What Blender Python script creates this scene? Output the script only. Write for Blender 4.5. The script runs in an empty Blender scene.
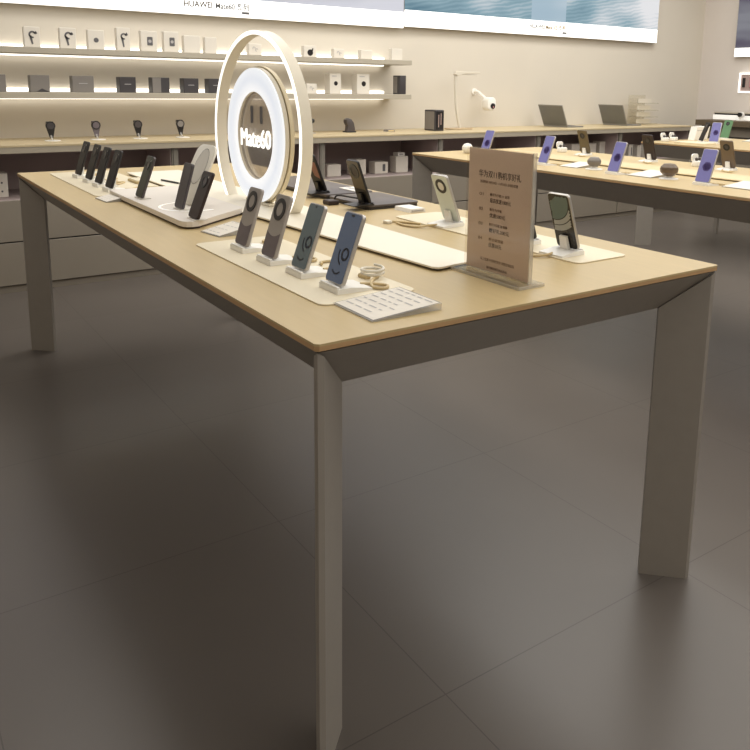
import bpy, bmesh, math, random
from mathutils import Vector, Matrix
random.seed(7)
S = bpy.context.scene
COL = S.collection
R = math.radians
PI = math.pi

# ------------------------------------------------------------------ materials
def srgb(r, g, b):
    def f(c):
        c /= 255.0
        return c / 12.92 if c <= .04045 else ((c + .055) / 1.055) ** 2.4
    return (f(r), f(g), f(b), 1)

def mat(name, col, rough=.5, metal=0., spec=.5, emit=None, es=0., noise=0., nscale=8., stretch=(1, 1, 1), bump=0.):
    m = bpy.data.materials.new(name); m.use_nodes = True
    nt = m.node_tree; b = nt.nodes['Principled BSDF']
    c = srgb(*col)
    b.inputs['Base Color'].default_value = c
    b.inputs['Roughness'].default_value = rough
    b.inputs['Metallic'].default_value = metal
    b.inputs['Specular IOR Level'].default_value = spec
    if emit is not None:
        b.inputs['Emission Color'].default_value = srgb(*emit)
        b.inputs['Emission Strength'].default_value = es
    if noise > 0:
        tc = nt.nodes.new('ShaderNodeTexCoord'); mp = nt.nodes.new('ShaderNodeMapping')
        mp.inputs['Scale'].default_value = stretch
        nz = nt.nodes.new('ShaderNodeTexNoise'); nz.inputs['Scale'].default_value = nscale
        nz.inputs['Detail'].default_value = 4
        rp = nt.nodes.new('ShaderNodeMapRange')
        rp.inputs['From Min'].default_value = .3; rp.inputs['From Max'].default_value = .7
        rp.inputs['To Min'].default_value = 1 - noise; rp.inputs['To Max'].default_value = 1 + noise
        mx = nt.nodes.new('ShaderNodeVectorMath'); mx.operation = 'SCALE'
        mx.inputs[0].default_value = c[:3]
        nt.links.new(tc.outputs['Object'], mp.inputs['Vector']); nt.links.new(mp.outputs[0], nz.inputs['Vector'])
        nt.links.new(nz.outputs['Fac'], rp.inputs['Value']); nt.links.new(rp.outputs[0], mx.inputs['Scale'])
        nt.links.new(mx.outputs[0], b.inputs['Base Color'])
        if bump > 0:
            bp = nt.nodes.new('ShaderNodeBump'); bp.inputs['Strength'].default_value = bump
            nt.links.new(nz.outputs['Fac'], bp.inputs['Height']); nt.links.new(bp.outputs[0], b.inputs['Normal'])
    return m

def clear_mat(name, tint=(245, 245, 240), gloss=.12, body=.0):
    m = bpy.data.materials.new(name); m.use_nodes = True
    nt = m.node_tree; nt.nodes.clear()
    out = nt.nodes.new('ShaderNodeOutputMaterial')
    tr = nt.nodes.new('ShaderNodeBsdfTransparent'); tr.inputs[0].default_value = srgb(*tint)
    gl = nt.nodes.new('ShaderNodeBsdfGlossy'); gl.inputs['Roughness'].default_value = .05
    fr = nt.nodes.new('ShaderNodeLayerWeight'); fr.inputs[0].default_value = .5
    pw = nt.nodes.new('ShaderNodeMath'); pw.operation = 'POWER'; pw.inputs[1].default_value = 5
    ad = nt.nodes.new('ShaderNodeMath'); ad.operation = 'MULTIPLY_ADD'; ad.inputs[1].default_value = .6; ad.inputs[2].default_value = gloss
    nt.links.new(fr.outputs['Facing'], pw.inputs[0])
    mx = nt.nodes.new('ShaderNodeMixShader')
    nt.links.new(pw.outputs[0], ad.inputs[0]); nt.links.new(ad.outputs[0], mx.inputs[0])
    nt.links.new(tr.outputs[0], mx.inputs[1]); nt.links.new(gl.outputs[0], mx.inputs[2])
    last = mx
    if body > 0:
        df = nt.nodes.new('ShaderNodeBsdfDiffuse'); df.inputs[0].default_value = srgb(*tint)
        m2 = nt.nodes.new('ShaderNodeMixShader'); m2.inputs[0].default_value = body
        nt.links.new(mx.outputs[0], m2.inputs[1]); nt.links.new(df.outputs[0], m2.inputs[2]); last = m2
    nt.links.new(last.outputs[0], out.inputs[0])
    return m

def floor_mat():
    m = mat('floor_tile', (122, 113, 104), rough=.33, spec=.45)
    nt = m.node_tree; b = nt.nodes['Principled BSDF']
    tc = nt.nodes.new('ShaderNodeTexCoord'); mp = nt.nodes.new('ShaderNodeMapping')
    mp.inputs['Location'].default_value = (-.31, -.04, 0)
    br = nt.nodes.new('ShaderNodeTexBrick')
    br.offset = 0; br.squash = 1
    br.inputs['Scale'].default_value = 1; br.inputs['Brick Width'].default_value = .75; br.inputs['Row Height'].default_value = .755
    br.inputs['Mortar Size'].default_value = .0016; br.inputs['Mortar Smooth'].default_value = .3
    br.inputs['Color1'].default_value = srgb(98, 91, 85); br.inputs['Color2'].default_value = srgb(95, 88, 82)
    br.inputs['Mortar'].default_value = srgb(78, 71, 66)
    nz = nt.nodes.new('ShaderNodeTexNoise'); nz.inputs['Scale'].default_value = 1.3; nz.inputs['Detail'].default_value = 5
    mr = nt.nodes.new('ShaderNodeMapRange'); mr.inputs['From Min'].default_value = .3; mr.inputs['From Max'].default_value = .7
    mr.inputs['To Min'].default_value = .94; mr.inputs['To Max'].default_value = 1.06
    mx = nt.nodes.new('ShaderNodeVectorMath'); mx.operation = 'SCALE'
    L = nt.links
    L.new(tc.outputs['Object'], mp.inputs[0]); L.new(mp.outputs[0], br.inputs['Vector']); L.new(tc.outputs['Object'], nz.inputs['Vector'])
    L.new(nz.outputs['Fac'], mr.inputs['Value']); L.new(br.outputs['Color'], mx.inputs[0]); L.new(mr.outputs[0], mx.inputs['Scale'])
    L.new(mx.outputs[0], b.inputs['Base Color'])
    return m

def picture_mat(name, dark, mid, light, scale, strength, rot=0.):
    """back-lit printed picture: soft wave bands over a vertical tone ramp"""
    m = bpy.data.materials.new(name); m.use_nodes = True
    nt = m.node_tree; nt.nodes.clear()
    out = nt.nodes.new('ShaderNodeOutputMaterial'); em = nt.nodes.new('ShaderNodeEmission')
    tc = nt.nodes.new('ShaderNodeTexCoord'); mp = nt.nodes.new('ShaderNodeMapping')
    mp.inputs['Rotation'].default_value = (0, rot, 0); mp.inputs['Scale'].default_value = (1, 1, 2.2)
    wv = nt.nodes.new('ShaderNodeTexWave'); wv.bands_direction = 'Z'; wv.inputs['Scale'].default_value = scale
    wv.inputs['Distortion'].default_value = 5; wv.inputs['Detail'].default_value = 4; wv.inputs['Detail Scale'].default_value = 1.4
    nz = nt.nodes.new('ShaderNodeTexNoise'); nz.inputs['Scale'].default_value = .9; nz.inputs['Detail'].default_value = 2
    ad = nt.nodes.new('ShaderNodeMath'); ad.operation = 'MULTIPLY_ADD'; ad.inputs[1].default_value = .12
    sb = nt.nodes.new('ShaderNodeMath'); sb.operation = 'MULTIPLY_ADD'; sb.inputs[1].default_value = 2.2; sb.inputs[2].default_value = -.62
    rp = nt.nodes.new('ShaderNodeValToRGB')
    e = rp.color_ramp.elements
    e[0].position = .1; e[0].color = srgb(*dark); e[1].position = .9; e[1].color = srgb(*light)
    n = e.new(.5); n.color = srgb(*mid)
    em.inputs['Strength'].default_value = strength
    L = nt.links
    L.new(tc.outputs['Object'], mp.inputs[0]); L.new(mp.outputs[0], wv.inputs['Vector']); L.new(mp.outputs[0], nz.inputs['Vector'])
    L.new(nz.outputs['Fac'], sb.inputs[0]); L.new(wv.outputs['Fac'], ad.inputs[0]); L.new(sb.outputs[0], ad.inputs[2])
    L.new(ad.outputs[0], rp.inputs[0]); L.new(rp.outputs[0], em.inputs[0]); L.new(em.outputs[0], out.inputs[0])
    return m

M = {}
M['floor'] = floor_mat()
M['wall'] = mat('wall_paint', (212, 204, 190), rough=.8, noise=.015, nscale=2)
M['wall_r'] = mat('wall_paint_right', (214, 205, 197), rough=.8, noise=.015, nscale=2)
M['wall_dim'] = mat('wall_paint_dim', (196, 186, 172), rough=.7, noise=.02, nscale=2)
M['ceil'] = mat('ceiling_paint', (205, 200, 190), rough=.9)
M['wood'] = mat('table_wood', (193, 171, 127), rough=.38, spec=.4, noise=.03, nscale=6, stretch=(14, 1.2, 1))
M['wood_edge'] = mat('table_wood_edge', (184, 148, 106), rough=.5, noise=.05, nscale=9, stretch=(2, 2, 10))
M['worktop'] = mat('worktop_wood', (196, 178, 142), rough=.45, noise=.03, nscale=6, stretch=(1.2, 14, 1))
M['worktop_edge'] = mat('worktop_edge', (168, 158, 140), rough=.5, noise=.02)
M['frame'] = mat('table_frame_paint', (150, 143, 134), rough=.45, metal=.1, noise=.02, nscale=30)
M['frame_lt'] = mat('table_leg_paint', (148, 141, 132), rough=.45, metal=.1, noise=.02, nscale=30)
M['cab'] = mat('cabinet_front', (138, 129, 116), rough=.5, noise=.02, nscale=3)
M['cab_dark'] = mat('cabinet_inside', (172, 156, 153), rough=.7, noise=.03, nscale=3)
M['cab_side'] = mat('cabinet_side', (128, 122, 112), rough=.5, noise=.02)
M['gap'] = mat('shadow_gap', (50, 44, 40), rough=.8, noise=.02)
M['shelf'] = mat('shelf_paint', (176, 168, 152), rough=.5, noise=.02)
M['led'] = mat('led_white', (255, 250, 235), emit=(255, 251, 243), es=2.2)
M['lbwhite'] = mat('lightbox_white', (255, 255, 250), emit=(255, 253, 250), es=.97)
M['lbframe'] = mat('lightbox_frame', (190, 185, 175), rough=.4, noise=.02)
M['cream'] = mat('mat_cream', (226, 214, 186), rough=.5, noise=.02, nscale=5)
M['strip'] = mat('strip_white', (236, 228, 210), rough=.45, noise=.015, nscale=5)
M['plinth'] = mat('plinth_white', (226, 218, 208), rough=.4, noise=.015, nscale=5)
M['darkedge'] = mat('plinth_painted_shadow', (60, 44, 38), rough=.6, noise=.03)  # dark layer put under raised plates as their shadow edge
M['charplinth'] = mat('plinth_charcoal', (88, 80, 78), rough=.35, noise=.03, nscale=6)
M['charside'] = mat('plinth_charcoal_side', (40, 34, 34), rough=.4, noise=.03)
M['lampw'] = mat('lamp_cream', (216, 208, 192), rough=.5, noise=.01)
M['lampb'] = mat('lamp_base', (186, 164, 132), rough=.5, noise=.02)
M['white'] = mat('white_plastic', (240, 237, 230), rough=.4, noise=.015)
M['offwhite'] = mat('offwhite_card', (222, 215, 203), rough=.6, noise=.02)
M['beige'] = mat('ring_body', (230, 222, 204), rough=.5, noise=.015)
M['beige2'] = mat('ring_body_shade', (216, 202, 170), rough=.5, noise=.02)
M['selflit_white'] = mat('white_self_lit', (248, 246, 240), rough=.4, noise=.01, emit=(255, 252, 246), es=.3)  # white that also emits a little, brightness put into the material
M['strip2'] = mat('strip_pale', (206, 187, 146), rough=.5, noise=.02)
M['glow'] = mat('ring_glow', (255, 255, 255), emit=(248, 251, 255), es=1.0)
def _soft():
    # the round lamp is brightest by its inner edge and a little bluer outside
    nt = M['glow'].node_tree; b = nt.nodes['Principled BSDF']
    tc = nt.nodes.new('ShaderNodeTexCoord'); sb = nt.nodes.new('ShaderNodeVectorMath'); sb.operation = 'SUBTRACT'
    sb.inputs[1].default_value = (0, 0, .2205)
    ln = nt.nodes.new('ShaderNodeVectorMath'); ln.operation = 'LENGTH'
    r = nt.nodes.new('ShaderNodeMapRange'); r.inputs['From Min'].default_value = .145; r.inputs['From Max'].default_value = .215
    r.inputs['To Min'].default_value = 0; r.inputs['To Max'].default_value = 1
    cr = nt.nodes.new('ShaderNodeValToRGB'); e = cr.color_ramp.elements
    e[0].color = srgb(255, 255, 255); e[1].color = srgb(244, 247, 250); m = e.new(.55); m.color = srgb(226, 232, 242)
    L = nt.links
    L.new(tc.outputs['Object'], sb.inputs[0]); L.new(sb.outputs[0], ln.inputs[0]); L.new(ln.outputs['Value'], r.inputs['Value'])
    L.new(r.outputs[0], cr.inputs[0]); L.new(cr.outputs[0], b.inputs['Emission Color'])
    b.inputs['Base Color'].default_value = (.3, .3, .3, 1); b.inputs['Emission Strength'].default_value = .84
_soft()
M['glow2'] = mat('ring_strip_glow', (255, 255, 255), emit=(255, 253, 246), es=1.15)
M['cord'] = mat('cord_beige', (206, 184, 140), rough=.6, noise=.03)
M['cordw'] = mat('cord_white', (228, 222, 208), rough=.6, noise=.02)
M['black'] = mat('black_plastic', (28, 25, 26), rough=.35, noise=.04)
M['blackgl'] = mat('black_glass', (20, 18, 20), rough=.4, spec=.25, noise=.05)
M['acryl'] = clear_mat('clear_acrylic', (250, 248, 244), .03)
M['acryl_base'] = clear_mat('acrylic_base', (248, 246, 240), .04, .05)
M['acryl_edge'] = clear_mat('acrylic_frosted', (242, 239, 232), .08, .28)
M['pane'] = clear_mat('tinted_pane', (226, 222, 218), .05, .16)
M['ink'] = mat('ink_brown', (62, 46, 40), rough=.7, noise=.02)
M['ink2'] = mat('ink_soft', (112, 88, 74), rough=.7, noise=.02)
M['inkg'] = mat('ink_grey', (96, 94, 96), rough=.7, noise=.02)
M['ink2g'] = mat('ink_midgrey', (72, 70, 72), rough=.7, noise=.02)
M['gold'] = mat('ink_gold', (150, 126, 84), rough=.7, noise=.02)
M['inkl'] = mat('ink_lightgrey', (178, 174, 172), rough=.7, noise=.02)
M['paper'] = mat('sign_paper', (220, 207, 197), rough=.6, noise=.04, nscale=3)
def _paper():
    nt = M['paper'].node_tree; b = nt.nodes['Principled BSDF']; out = nt.nodes['Material Output']
    tl = nt.nodes.new('ShaderNodeBsdfTranslucent'); tl.inputs[0].default_value = srgb(222, 208, 198)
    mx = nt.nodes.new('ShaderNodeMixShader'); mx.inputs[0].default_value = .5
    nt.links.new(b.outputs[0], mx.inputs[1]); nt.links.new(tl.outputs[0], mx.inputs[2]); nt.links.new(mx.outputs[0], out.inputs[0])
_paper()
M['silver'] = mat('silver_rim', (190, 186, 182), rough=.3, metal=.6, noise=.02)
M['graph'] = mat('graphite', (90, 84, 84), rough=.35, metal=.4, noise=.03)
M['grey'] = mat('box_grey', (128, 122, 116), rough=.6, noise=.04)
M['dgrey'] = mat('box_dark', (62, 58, 60), rough=.5, noise=.04)
M['brown'] = mat('counter_brown', (98, 84, 66), rough=.5, noise=.04)
M['lilac'] = mat('lilac_screen', (114, 112, 166), rough=.25, emit=(116, 114, 176), es=.1, noise=.05, nscale=20)
M['purple'] = mat('purple_flower', (62, 44, 108), rough=.4, noise=.06, nscale=40)
M['olive'] = mat('back_olive', (96, 84, 62), rough=.35, noise=.05)
M['taupe'] = mat('back_taupe', (104, 88, 72), rough=.35, noise=.05)
M['dbrown'] = mat('back_dark_brown', (56, 46, 44), rough=.4, spec=.3, noise=.05)
M['green_reflect'] = mat('back_green_reflection', (44, 48, 38), rough=.35, spec=.3, noise=.12, nscale=30)  # dark back with its green reflection put into the base colour
M['charcoal'] = mat('back_charcoal', (72, 68, 72), rough=.4, noise=.04)
M['two_hi'] = mat('back_grey_upper', (160, 153, 148), rough=.4, noise=.04, nscale=20)
M['two_lo'] = mat('back_mauve_lower', (104, 95, 99), rough=.45, noise=.06, nscale=60)
M['scr_a'] = mat('screen_slate', (82, 93, 95), rough=.22, emit=(86, 96, 99), es=.22, noise=.12, nscale=9)
M['scr_b'] = mat('screen_blue', (82, 93, 112), rough=.22, emit=(86, 98, 120), es=.24, noise=.12, nscale=9)
M['scr_off'] = mat('screen_off', (34, 34, 38), rough=.1, spec=.6, noise=.05)
M['scr_ink'] = mat('screen_ink', (18, 26, 44), rough=.3, noise=.04)
M['mint'] = mat('back_pale_green', (206, 212, 202), rough=.35, noise=.03)
M['palep'] = mat('prop_pale', (236, 231, 218), rough=.4, noise=.02)
M['greypan'] = mat('prop_grey_oval', (214, 209, 198), rough=.4, noise=.03)
M['fan1'] = mat('fan_grey', (158, 160, 158), rough=.3, noise=.06)
M['fan2'] = mat('fan_green', (92, 110, 106), rough=.3, noise=.08)
M['fanb'] = mat('fan_dark', (44, 40, 36), rough=.2, noise=.1)
M['red'] = mat('red_reflection_and_screen', (112, 58, 46), rough=.3, emit=(120, 56, 42), es=.04, noise=.2, nscale=20)  # painted red reflection on one phone back, screen on another
M['bronze'] = mat('back_bronze_reflection', (74, 63, 48), rough=.3, metal=.2, noise=.15, nscale=20)  # brown reflection of the dark glass back, put into its colour
M['green'] = mat('phone_green', (96, 132, 96), rough=.3, noise=.06)
M['laptop'] = mat('laptop_grey', (140, 136, 130), rough=.4, metal=.2, noise=.03)
M['lapscr'] = mat('laptop_screen', (116, 115, 110), rough=.25, noise=.05)
M['rosep'] = mat('panel_rose', (168, 146, 140), rough=.6, noise=.05)
M['rose'] = mat('bar_rose', (186, 132, 136), rough=.5, noise=.05)
M['pic1'] = picture_mat('picture_pale', (186, 190, 204), (208, 209, 220), (226, 226, 234), .5, .9)
M['pic2'] = picture_mat('picture_sea', (88, 124, 142), (150, 178, 190), (238, 238, 240), 4.5, .92, .35)
M['pic3'] = picture_mat('picture_centre', (160, 184, 204), (176, 198, 212), (200, 214, 224), .6, .9)
M['pic4'] = picture_mat('picture_dusk', (72, 66, 84), (104, 98, 114), (150, 150, 158), 1.2, .75)

# ------------------------------------------------------------------ geometry
class MB:
    def __init__(s): s.bm = bmesh.new()
    def box(s, x0, x1, y0, y1, z0, z1, bev=0., seg=2):
        t = bmesh.new()
        v = [t.verts.new(p) for p in ((x0, y0, z0), (x1, y0, z0), (x1, y1, z0), (x0, y1, z0), (x0, y0, z1), (x1, y0, z1), (x1, y1, z1), (x0, y1, z1))]
        for f in ((0, 3, 2, 1), (4, 5, 6, 7), (0, 1, 5, 4), (1, 2, 6, 5), (2, 3, 7, 6), (3, 0, 4, 7)): t.faces.new([v[i] for i in f])
        if bev > 0: bmesh.ops.bevel(t, geom=t.edges[:], offset=bev, segments=seg, profile=.5, affect='EDGES')
        return s.join(t)
    def join(s, t, mtx=None):
        if mtx is not None: bmesh.ops.transform(t, matrix=mtx, verts=t.verts[:])
        me = bpy.data.meshes.new('tmp'); t.to_mesh(me); t.free()
        s.bm.from_mesh(me); bpy.data.meshes.remove(me)
        return s
    def prism(s, pts, a0, a1, axis='y', bev=0.):
        """closed outline in the two other axes, extruded along axis"""
        t = bmesh.new()
        def P(p, a):
            return {'y': (p[0], a, p[1]), 'x': (a, p[0], p[1]), 'z': (p[0], p[1], a)}[axis]
        A = [t.verts.new(P(p, a0)) for p in pts]; B = [t.verts.new(P(p, a1)) for p in pts]
        n = len(pts)
        t.faces.new(A); t.faces.new(B[::-1])
        for i in range(n): t.faces.new((A[i], B[i], B[(i + 1) % n], A[(i + 1) % n]))
        bmesh.ops.recalc_face_normals(t, faces=t.faces[:])
        if bev > 0:
            ed = [e for e in t.edges if abs(e.verts[0].co['xyz'.index(axis)] - e.verts[1].co['xyz'.index(axis)]) < 1e-7]
            bmesh.ops.bevel(t, geom=ed, offset=bev, segments=2, profile=.5, affect='EDGES')
        return s.join(t)
    def rrect(s, w, h, r, a0, a1, c=(0, 0), axis='y', bev=0., n=6):
        return s.prism(rr(w, h, r, c, n), a0, a1, axis, bev)
    def ring(s, R0, R1, a0, a1, c=(0, 0), axis='y', ang=(0, 2 * PI), n=48):
        t = bmesh.new(); full = abs(ang[1] - ang[0] - 2 * PI) < 1e-6
        def P(r, th, a):
            u, v = c[0] + r * math.cos(th), c[1] + r * math.sin(th)
            return {'y': (u, a, v), 'x': (a, u, v), 'z': (u, v, a)}[axis]
        k = n if full else n + 1
        L = []
        for i in range(k):
            th = ang[0] + (ang[1] - ang[0]) * i / n
            L.append([t.verts.new(P(*q)) for q in ((R0, th, a0), (R1, th, a0), (R1, th, a1), (R0, th, a1))])
        for i in range(n):
            A, B = L[i], L[(i + 1) % k]
            for j in range(4): t.faces.new((A[j], A[(j + 1) % 4], B[(j + 1) % 4], B[j]))
        if not full:
            t.faces.new(L[0][::-1]); t.faces.new(L[-1])
        bmesh.ops.recalc_face_normals(t, faces=t.faces[:])
        return s.join(t)
    def disc(s, r, a0, a1, c=(0, 0), axis='y', n=32):
        return s.prism([(c[0] + r * math.cos(2 * PI * i / n), c[1] + r * math.sin(2 * PI * i / n)) for i in range(n)], a0, a1, axis)
    def lathe(s, prof, c=(0, 0, 0), n=24):
        t = bmesh.new(); rows = []
        for r, z in prof:
            rows.append([t.verts.new((c[0] + r * math.cos(2 * PI * i / n), c[1] + r * math.sin(2 * PI * i / n), c[2] + z)) for i in range(n)])
        for a, b in zip(rows, rows[1:]):
            for i in range(n): t.faces.new((a[i], a[(i + 1) % n], b[(i + 1) % n], b[i]))
        t.faces.new(rows[0][::-1]); t.faces.new(rows[-1])
        bmesh.ops.remove_doubles(t, verts=t.verts[:], dist=1e-6)
        bmesh.ops.recalc_face_normals(t, faces=t.faces[:])
        return s.join(t)
    def tube(s, pts, r, n=8, sub=4):
        P = [Vector(p) for p in pts]
        Q = []
        for i in range(len(P) - 1):                      # catmull-rom
            p0, p1, p2, p3 = P[max(i - 1, 0)], P[i], P[i + 1], P[min(i + 2, len(P) - 1)]
            for k in range(sub):
                u = k / sub
                Q.append(.5 * ((2 * p1) + (p2 - p0) * u + (2 * p0 - 5 * p1 + 4 * p2 - p3) * u * u + (3 * p1 - p0 - 3 * p2 + p3) * u ** 3))
        Q.append(P[-1])
        t = bmesh.new(); rows = []
        for i, q in enumerate(Q):
            d = (Q[min(i + 1, len(Q) - 1)] - Q[max(i - 1, 0)]).normalized()
            a = d.cross(Vector((0, 0, 1)))
            if a.length < 1e-3: a = d.cross(Vector((1, 0, 0)))
            a.normalize(); b = a.cross(d)
            rows.append([t.verts.new(q + a * r * math.cos(2 * PI * k / n) + b * r * math.sin(2 * PI * k / n)) for k in range(n)])
        for a, b in zip(rows, rows[1:]):
            for k in range(n): t.faces.new((a[k], a[(k + 1) % n], b[(k + 1) % n], b[k]))
        t.faces.new(rows[0][::-1]); t.faces.new(rows[-1])
        bmesh.ops.recalc_face_normals(t, faces=t.faces[:])
        return s.join(t)
    def poly(s, vs, fs):
        t = bmesh.new(); v = [t.verts.new(p) for p in vs]
        for f in fs: t.faces.new([v[i] for i in f])
        bmesh.ops.recalc_face_normals(t, faces=t.faces[:])
        return s.join(t)
    def text(s, body, size, mtx, align='LEFT', depth=.0004, width=None, bold=0.):
        cu = bpy.data.curves.new('t', 'FONT'); cu.body = body; cu.size = size; cu.align_x = align; cu.extrude = depth; cu.offset = bold
        o = bpy.data.objects.new('t', cu); COL.objects.link(o)
        bpy.context.view_layer.update()
        me = bpy.data.meshes.new_from_object(o.evaluated_get(bpy.context.evaluated_depsgraph_get()))
        if width:
            xs = [v.co.x for v in me.vertices]
            if xs:
                k = width / max(max(xs) - min(xs), 1e-6)
                for v in me.vertices: v.co.x *= k
        me.transform(mtx); s.bm.from_mesh(me)
        bpy.data.meshes.remove(me); bpy.data.objects.remove(o); bpy.data.curves.remove(cu)
        return s

def rr(w, h, r, c=(0, 0), n=6):
    p = []
    for sx, sz, a in ((1, 1, 0), (-1, 1, 90), (-1, -1, 180), (1, -1, 270)):
        for i in range(n + 1):
            th = R(a + 90 * i / n)
            p.append((c[0] + sx * (w / 2 - r) + r * math.cos(th), c[1] + sz * (h / 2 - r) + r * math.sin(th)))
    return p

FACE_NX = lambda x, y, z: Matrix(((0, 0, -1, x), (-1, 0, 0, y), (0, 1, 0, z), (0, 0, 0, 1)))   # lettering that faces -x
FACE_NY = lambda x, y, z: Matrix(((1, 0, 0, x), (0, 0, -1, y), (0, 1, 0, z), (0, 0, 0, 1)))    # lettering that faces -y

def thing(name, label, cat, loc=(0, 0, 0), rot=(0, 0, 0), group=None):
    o = bpy.data.objects.new(name, None); COL.objects.link(o)
    o.empty_display_size = .05
    o.location = loc; o.rotation_euler = rot
    o['label'] = label; o['category'] = cat
    if group: o['group'] = group
    return o

def part(name, mb, m, parent=None, world=True, smooth=False, label=None):
    """link the collected shape as one mesh; world=True: shape given in world axes, moved into the parent's frame"""
    me = bpy.data.meshes.new(name); bm = mb.bm
    if parent is not None and world:
        p = parent; off = Vector((0, 0, 0))
        while p is not None: off += p.location; p = p.parent
        bmesh.ops.translate(bm, vec=-off, verts=bm.verts[:])
    if smooth:
        for f in bm.faces: f.smooth = True
        for e in bm.edges:
            if len(e.link_faces) == 2 and e.calc_face_angle(0) > R(35): e.smooth = False
    bm.to_mesh(me); bm.free(); me.materials.append(m)
    o = bpy.data.objects.new(name, me); COL.objects.link(o)
    if parent is not None: o.parent = parent
    if label: o['label'] = label
    return o

def solo(name, mb, m, label, cat, loc=(0, 0, 0), group=None, smooth=False):
    """a thing that is one mesh; shape given in world axes"""
    bmesh.ops.translate(mb.bm, vec=-Vector(loc), verts=mb.bm.verts[:])
    o = part(name, mb, m, smooth=smooth); o.location = loc
    o['label'] = label; o['category'] = cat
    if group: o['group'] = group
    return o

def struct(name, mb, m):
    o = part(name, mb, m); o['kind'] = 'structure'; return o

# ------------------------------------------------------------------ room shell
YW, XR, XL, YF, ZC = 4.35, 7.2, -2.6, -4.2, 2.95
struct('floor', MB().box(XL, XR, YF, YW, -.1, 0), M['floor'])
struct('wall_back', MB().box(XL - .1, XR + .1, YW, YW + .1, 0, ZC), M['wall'])
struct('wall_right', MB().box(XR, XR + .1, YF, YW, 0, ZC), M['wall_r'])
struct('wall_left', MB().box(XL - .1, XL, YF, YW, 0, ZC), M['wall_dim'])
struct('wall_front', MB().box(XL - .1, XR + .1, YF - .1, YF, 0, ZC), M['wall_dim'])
struct('ceiling', MB().box(XL - .1, XR + .1, YF - .1, YW + .1, ZC, ZC + .1), M['ceil'])

# ------------------------------------------------------------------ wall counter
YC = 3.78
cab_x = [-1.04, .01, 1.058, 2.107, 3.155, 4.205, 5.257, 6.31]
cab_names = ['beyond the left edge of the counter run', 'under the four watches, left of the ring sign', 'directly behind the round ring sign',
             'holding four white boxes behind the dark plinths', 'under the desk lamp and black speaker', 'under the left open laptop, behind the second table',
             'at the right end, under the right open laptop']
for i in range(7):
    a, b = cab_x[i], cab_x[i + 1] - .004
    t = thing('base_cabinet', 'taupe counter cabinet with open dark niche, ' + cab_names[i], 'cabinet', ((a + b) / 2, YC + .27, 0), group='counter cabinets along the wall')
    part('side_panel', MB().box(a, a + .03, YC + .012, YW - .03, .04, .793), M['cab_side'], t)
    part('side_panel', MB().box(b - .006, b, YC + .012, YW - .03, .04, .793), M['cab_side'], t)
    part('back_panel', MB().box(a + .03, b - .006, YW - .05, YW - .03, .04, .793), M['cab_dark'], t)
    part('niche_floor', MB().box(a + .03, b - .006, YC + .012, YW - .05, .51, .53), M['cab_dark'], t)
    part('niche_lining', MB().box(a + .03, a + .036, YC + .03, YW - .05, .53, .793).box(b - .012, b - .006, YC + .03, YW - .05, .53, .793).box(a + .036, b - .012, YC + .03, YW - .05, .787, .793), M['cab_dark'], t)
    part('drawer', MB().box(a + .003, b - .002, YC - .006, YC + .012, .297, .53, .0015, 1), M['cab'], t)
    part('drawer', MB().box(a + .003, b - .002, YC - .006, YC + .012, .045, .289, .0015, 1), M['cab'], t)
    part('drawer_carcass', MB().box(a + .03, b - .006, YC + .012, YW - .05, .04, .51), M['gap'], t)
    part('plinth', MB().box(a, b, YC + .01, YC + .03, 0, .038), M['cab'], t)
t = thing('worktop', 'long light wood worktop with grey front edge along the back wall', 'worktop', (2.6, 4.0, .794))
part('top_board', MB().box(-1.05, 6.32, YC - .012, YW - .002, .828, .84, .001, 1), M['worktop'], t)
part('edge_slab', MB().box(-1.05, 6.32, YC - .01, YW - .002, .794, .828), M['worktop_edge'], t)

# ------------------------------------------------------------------ wall shelves
def wall_shelf(z0, z1, label):
    t = thing('wall_shelf', label, 'shelf', (1.0, YW, z0), group='lit wall shelves')
    part('shelf_board', MB().box(-1.05, 3.06, 4.05, YW - .001, z0, z1, .002, 1), M['shelf'], t)
    part('light_strip', MB().box(-1.04, 2.96, 4.30, 4.335, z0 - .008, z0 - .0005), M['led'], t, label='white light strip under the shelf')
    part('light_strip', MB().box(-1.04, 2.98, 4.325, 4.343, z1 + .0005, z1 + .022), M['led'], t, label='white light strip along the back of the shelf')
wall_shelf(1.352, 1.388, 'upper grey wall shelf carrying white product boxes')
wall_shelf(1.09, 1.127, 'lower grey wall shelf carrying grey and dark boxes')

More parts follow.
